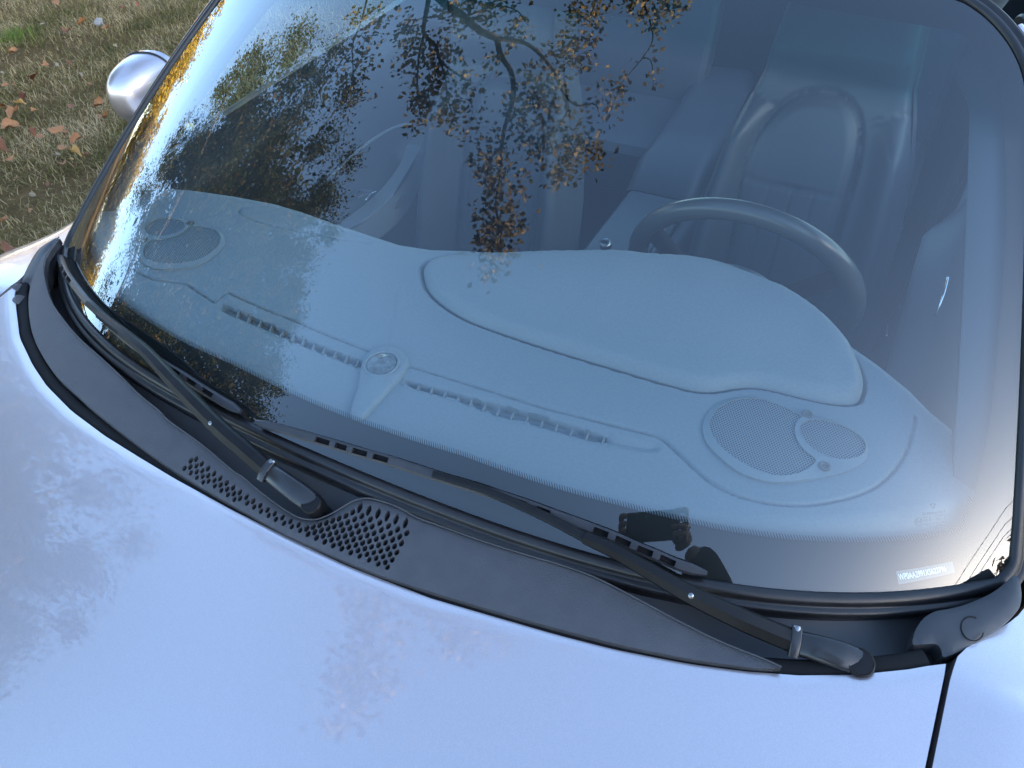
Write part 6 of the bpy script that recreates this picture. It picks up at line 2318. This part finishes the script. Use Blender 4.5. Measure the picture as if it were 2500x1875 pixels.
LM = {'tan': fl_mat('tan_fallen_leaf', (.35, .165, .075)), 'yellow': fl_mat('yellow_fallen_leaf', (.46, .27, .09)), 'red': fl_mat('dark_red_fallen_leaf', (.13, .04, .022)),
      'pale': fl_mat('pale_fallen_leaf', (.30, .23, .15)), 'brown': fl_mat('brown_fallen_leaf', (.24, .10, .055))}
shapes = {}
for k in range(5):
    for c in LM:
        V, F = leaf_shape(300 + k, [.5, 1.1, -.7, 1.7, .9][k], [3, 5, 0, 3, 5][k])
        me = bpy.data.meshes.new('leaf')
        me.from_pydata(V, [], F)
        me.polygons.foreach_set('use_smooth', [True] * len(me.polygons))
        me.materials.append(LM[c])
        shapes[(k, c)] = me
spots = [(550, 45, 80, 'tan'), (800, 230, 110, 'tan'), (1010, 270, 95, 'tan'), (660, 320, 90, 'brown'), (135, 520, 105, 'tan'), (30, 610, 90, 'red'), (200, 1015, 105, 'yellow'), (50, 1030, 95, 'tan'), (140, 1110, 125, 'tan'), (345, 1090, 70, 'tan'),
         (345, 755, 115, 'red'), (680, 630, 60, 'brown'), (555, 640, 50, 'pale'), (890, 825, 55, 'tan'), (150, 830, 70, 'tan'), (65, 845, 75, 'tan'), (115, 1240, 165, 'tan'), (550, 1250, 150, 'tan'), (340, 1290, 75, 'brown'), (650, 1290, 65, 'tan'),
         (395, 1340, 85, 'tan'), (60, 1410, 175, 'brown'), (620, 1430, 115, 'tan'), (735, 1490, 112, 'yellow'), (550, 1525, 95, 'pale'), (690, 1560, 75, 'yellow'), (615, 1600, 120, 'tan'), (100, 1540, 95, 'tan'), (970, 1030, 125, 'tan'), (1010, 1150, 135, 'tan'),
         (700, 1050, 90, 'brown'), (1130, 470, 60, 'pale'), (1650, 85, 60, 'pale'), (745, 1370, 110, 'tan'), (450, 650, 70, 'tan'), (1000, 730, 60, 'brown'), (790, 740, 50, 'pale'), (35, 715, 50, 'pale'), (240, 960, 80, 'red'), (1330, 60, 50, 'brown'),
         (420, 250, 45, 'pale'), (1180, 90, 55, 'brown'), (140, 2420, 210, 'brown'), (60, 2150, 90, 'tan'), (330, 1900, 70, 'pale'), (180, 1750, 85, 'tan'), (480, 1800, 60, 'brown'), (300, 2050, 75, 'tan'), (840, 1520, 60, 'brown'), (1250, 560, 55, 'brown')]
lab = {'tan': 'curled tan fallen leaf in the grass', 'yellow': 'yellow fallen leaf in the grass', 'red': 'dark red fallen leaf in the grass', 'pale': 'small pale dried leaf in the grass', 'brown': 'crumpled brown fallen leaf in the grass'}
ORD = ['first', 'second', 'third', 'fourth', 'fifth', 'sixth', 'seventh', 'eighth', 'ninth', 'tenth', 'eleventh', 'twelfth', 'thirteenth', 'fourteenth', 'fifteenth', 'sixteenth', 'seventeenth', 'eighteenth', 'nineteenth', 'twentieth', 'twenty-first', 'twenty-second', 'twenty-third', 'twenty-fourth', 'twenty-fifth']
grp = {'tan': 'tan fallen leaves', 'yellow': 'yellow fallen leaves', 'red': 'dark red fallen leaves', 'pale': 'pale dried leaves', 'brown': 'brown fallen leaves'}
special = {(60, 1410): 'large curled brown leaf at the left edge of the lawn', (115, 1240): 'long rolled tan leaf at the left edge of the lawn', (200, 1015): 'rounded yellow leaf farthest to the left', (735, 1490): 'rounded yellow leaf beside a larger tan leaf nearest the pillar',
           (690, 1560): 'small yellow leaf between two larger leaves', (140, 2420): 'big brown curled leaf beside the front wing'}
rgl = np.random.default_rng(77)
for i, (u, v, s, c) in enumerate(spots):
    q = on_z(np.array([u / 3.95, v / 3.95]), np.array(.018))
    dist = np.linalg.norm(q - CAM)
    size = s / 3.95 / FOC * dist
    o = link('fallen_leaf', shapes[(i % 5, c)])
    o.location = (q[0], q[1], q[2] + .012)
    o.rotation_euler = (rgl.normal(0, .35), rgl.normal(0, .35), rgl.uniform(0, 6.28))
    o.scale = (size * .8, size * .8, size * .8)
    same = sorted([q_ for q_ in spots if q_[3] == c and (q_[0], q_[1]) not in special], key=lambda q_: q_[0])
    lb = special.get((u, v))
    if lb is None:
        k_ = [q_[:2] for q_ in same].index((u, v))
        lb = lab[c] + ', ' + ORD[k_] + ' from the left of its colour'
    tag(o, lb, 'leaf', grp[c])
# pale feather-like scrap
q = on_z(np.array([950 / 3.95, 210 / 3.95]), np.array(.03))
rgs = np.random.default_rng(3)
bm = bmesh.new()
bmesh.ops.create_icosphere(bm, subdivisions=3, radius=.026)
for v in bm.verts:
    d_ = v.co.normalized()
    v.co *= 1 + .35 * math.sin(9 * d_.x + 3 * d_.z) * math.cos(7 * d_.y) + rgs.normal(0, .06)
    v.co.z *= .8
    v.co.x *= .7
me = bpy.data.meshes.new('crumpled_scrap')
bm.to_mesh(me)
bm.free()
sc = link('crumpled_scrap', me, pbr('pale_grey_scrap', (.24, .24, .25), .7, noise=(40, .4)))
sc.location = tuple(q)
tag(sc, 'small crumpled pale grey scrap lying in the grass', 'litter')

# ------------------------------------------------------------------ photographer beside the front wing (seen only as a reflection in the glass)
M['skin'] = pbr('skin', (0.22, 0.12, 0.085), .5, noise=(14, .08))
M['jacket'] = pbr('black_jacket_cloth', (0.014, 0.014, 0.016), .85, spec=.2, bump=(60, .4, .004))
M['jeans'] = pbr('dark_blue_jeans', (0.03, 0.045, 0.09), .85, spec=.15, bump=(300, .4, .001))
M['shoe'] = pbr('black_shoe', (0.015, 0.015, 0.015), .5)
M['hair'] = pbr('dark_brown_hair', (0.03, 0.02, 0.012), .6, bump=(120, .7, .004))
M['phone'] = pbr('black_phone', (0.012, 0.012, 0.014), .25, spec=.5)


def skin_mesh(name, nodes, edges, mat, parent, root=0, sub=2):
    me = bpy.data.meshes.new(name)
    me.from_pydata([n[:3] for n in nodes], edges, [])
    o = bpy.data.objects.new(name, me)
    COL.objects.link(o)
    sk = o.modifiers.new('Skin', 'SKIN')
    for i, n in enumerate(nodes):
        me.skin_vertices[0].data[i].radius = (n[3], n[4] if len(n) > 4 else n[3])
        me.skin_vertices[0].data[i].use_root = (i == root)
    sk.use_smooth_shade = True
    sb = o.modifiers.new('Sub', 'SUBSURF')
    sb.levels = sub
    sb.render_levels = sub
    bpy.context.view_layer.update()
    dg = bpy.context.evaluated_depsgraph_get()
    m2 = bpy.data.meshes.new_from_object(o.evaluated_get(dg))
    bpy.data.objects.remove(o, do_unlink=True)
    m2.polygons.foreach_set('use_smooth', [True] * len(m2.polygons))
    return link(name, m2, mat, parent)


person = empty('person', (1.16, -.98, 0))
tag(person, 'person in a black jacket and jeans leaning over the front wing holding up a phone', 'person')
PO = np.array([1.16, -.98, 0])


def rel(p):
    return tuple(np.array(p[:3]) - PO) + tuple(p[3:])


f_, r_, u_ = CR[2], CR[0], CR[1]
ph_c = CAM - f_ * .012 + r_ * .020 - u_ * .030
wr_R = ph_c + r_ * .105 - f_ * .035 - u_ * .055
wr_L = ph_c - r_ * .110 - f_ * .035 - u_ * .060
el_R, el_L = np.array([1.00, -.52, 1.41]), np.array([.50, -.82, 1.30])
sh_R, sh_L = np.array([1.10, -.80, 1.44]), np.array([.77, -1.02, 1.42])
ch = np.array([.93, -.90, 1.36])
body = [(1.16, -.98, .93, .15, .11), (1.08, -.96, 1.08, .14, .11), (.99, -.93, 1.24, .16, .12), (.93, -.90, 1.38, .12, .10), (.90, -.88, 1.49, .055), (.885, -.86, 1.56, .06),
        (*sh_R, .065), (*el_R, .042), (*wr_R, .029), (*sh_L, .065), (*el_L, .042), (*wr_L, .029),
        (1.22, -.88, .86, .09), (1.21, -.80, .48, .062), (1.23, -.84, .09, .042), (1.14, -1.10, .86, .09), (1.17, -1.08, .48, .062), (1.20, -1.14, .09, .042)]
ed = [(0, 1), (1, 2), (2, 3), (3, 4), (4, 5), (3, 6), (6, 7), (7, 8), (3, 9), (9, 10), (10, 11), (0, 12), (12, 13), (13, 14), (0, 15), (15, 16), (16, 17)]
bodyo = skin_mesh('body', [rel(b) for b in body], ed, M['skin'], person)
jk = [(1.18, -.985, .74, .135, .11), body[1], body[2], body[3], body[6], body[7], (*(wr_R * .97 + el_R * .03), .042), body[9], body[10], (*(wr_L * .97 + el_L * .03), .042)]
jk = [(*b[:3], b[3] * 1.28 + .012, (b[4] if len(b) > 4 else b[3]) * 1.28 + .012) for b in jk]
skin_mesh('jacket', [rel(b) for b in jk], [(0, 1), (1, 2), (2, 3), (3, 4), (4, 5), (5, 6), (3, 7), (7, 8), (8, 9)], M['jacket'], person)
tr_ = [body[0], body[12], body[13], body[14], body[15], body[16], body[17]]
for side in (1, 4):
    leg_ = [(1.17, -.98 + (.04 if side == 1 else -.05), .95, .105), (*tr_[side][:3], .105), (*tr_[side + 1][:3], .078), (*tr_[side + 2][:3], .060)]
    skin_mesh('trouser_leg', [rel(b) for b in leg_], [(0, 1), (1, 2), (2, 3)], M['jeans'], person)
for q in ((1.23, -.84), (1.20, -1.14)):
    skin_mesh('shoe', [rel(b) for b in ((q[0] + .05, q[1] - .03, .045, .042), (q[0] - .03, q[1] + .04, .045, .046, .04), (q[0] - .13, q[1] + .11, .032, .044, .03))], [(0, 1), (1, 2)], M['shoe'], person)
# head
hc = np.array([.865, -.84, 1.655])
fd_ = (ph_c - hc) / np.linalg.norm(ph_c - hc)
sd_ = np.cross(fd_, [0, 0, 1])
sd_ /= np.linalg.norm(sd_)
ud_ = np.cross(sd_, fd_)
bm = bmesh.new()
bmesh.ops.create_uvsphere(bm, u_segments=32, v_segments=22, radius=1)
for v in bm.verts:
    x, y, z = v.co
    jaw = max(0, -z)
    px_ = x * .075 * (1 - .28 * jaw)
    py_ = y * .098 * (1 - .12 * jaw)
    pz_ = z * .118
    if y > .75 and -.25 < z < .12 and abs(x) < .2:
        py_ += .022 * (1 - abs(x) / .2) * (1 - (z + .06) ** 2 * 20 if abs(z + .06) < .2 else 0)
    if y > .6 and .02 < z < .22 and .22 < abs(x) < .55:
        py_ -= .010
    p = hc + sd_ * px_ + fd_ * py_ + ud_ * pz_ - PO
    v.co = p
me = bpy.data.meshes.new('head')
bm.to_mesh(me)
bm.free()
me.polygons.foreach_set('use_smooth', [True] * len(me.polygons))
head = link('head', me, M['skin'], person)
for sx_ in (-1, 1):
    lathe_on('ear', hc + sd_ * sx_ * .075 - PO, sd_ * sx_, [(0, -.01), (.028, -.008), (.031, .004), (.02, .010), (0, .006)], M['skin'], head, 16)
    lathe_on('eye', hc + sd_ * sx_ * .030 + fd_ * .083 + ud_ * .012 - PO, fd_, [(0, -.006), (.011, -.004), (.008, .003), (0, .005)], pbr('eye_white', (.6, .6, .58), .3) if sx_ < 0 else bpy.data.materials['eye_white'], head, 14)
sweep('mouth', [hc + sd_ * x + fd_ * (.082 - 6 * x * x) - ud_ * .052 - PO for x in np.linspace(-.024, .024, 9)], ud_, rrect(.004, .005, .002, 2), pbr('lips', (.35, .14, .11), .5), head)
bm = bmesh.new()
bmesh.ops.create_uvsphere(bm, u_segments=32, v_segments=22, radius=1)
kill = []
for v in bm.verts:
    x, y, z = v.co
    if z < -.35 or (y > .45 and z < .52):
        kill.append(v)
    p = hc + sd_ * x * .083 + fd_ * (y * .105 - .004) + ud_ * (z * .126 + .003) - PO
    v.co = p
bmesh.ops.delete(bm, geom=kill, context='VERTS')
me = bpy.data.meshes.new('hair')
bm.to_mesh(me)
bm.free()
me.polygons.foreach_set('use_smooth', [True] * len(me.polygons))
link('hair', me, M['hair'], person)
# hands closing on the phone's two ends
for sg, wr in ((1, wr_R), (-1, wr_L)):
    endp = ph_c + r_ * sg * .082
    palm = endp - f_ * .022 - u_ * .020
    nodes = [(*wr, .026), (*((wr + palm) / 2), .024, .030), (*palm, .022, .034)]
    e_ = [(0, 1), (1, 2)]
    fz = 1.0 if sg > 0 else 0.15
    for k, (du, ln) in enumerate(((.032, .9), (.012, 1.0), (-.008, .95), (-.027, .78))):
        b = len(nodes)
        kn = palm + u_ * du * .9 + r_ * sg * .012 + f_ * .006 * fz
        nodes += [(*kn, .010), (*(endp + u_ * du + r_ * sg * .016 + f_ * .012 * fz), .0088), (*(endp + u_ * du * .95 - r_ * sg * .006 * ln * fz + f_ * .0205 * fz), .0078), (*(endp + u_ * du * .9 - r_ * sg * .028 * ln * fz + f_ * .0195 * fz), .0068)]
        e_ += [(2, b), (b, b + 1), (b + 1, b + 2), (b + 2, b + 3)]
    b = len(nodes)
    nodes += [(*(palm - u_ * .022 - r_ * sg * .012 - f_ * .004), .0115), (*(endp - u_ * .012 - r_ * sg * .030 - f_ * .012), .0095), (*(endp + u_ * .006 - r_ * sg * .044 - f_ * .008), .0080)]
    e_ += [(1, b), (b, b + 1), (b + 1, b + 2)]
    skin_mesh('hand', [rel(q) for q in nodes], e_, M['skin'], person, 0, 2)

rotp = Matrix(((r_[0], u_[0], -f_[0], 0), (r_[1], u_[1], -f_[1], 0), (r_[2], u_[2], -f_[2], 0), (0, 0, 0, 1)))
phone = box('phone', (0, 0, 0), (.158, .077, .008), M['phone'], None, .0035, rotp, 3)
phone.location = tuple(ph_c)
tag(phone, 'black smartphone held level in both hands above the hood', 'phone')
M['screen'] = pbr('phone_screen', (0.02, 0.02, 0.024), .08)
sc_ = box('screen', (0, 0, .0041), (.150, .070, .0006), M['screen'], phone, 0.0, None)
sc_.data.transform(rotp)
for (a, b) in ((-.020, .028), (-.044, .028)):
    o_ = lathe_on('lens_ring', r_ * a + u_ * b + f_ * .004, f_, [(0, -.001), (.008, -.001), (.008, .0015), (.0062, .002), (.006, .0006), (0, .0006)], M['trim'], phone, 20)
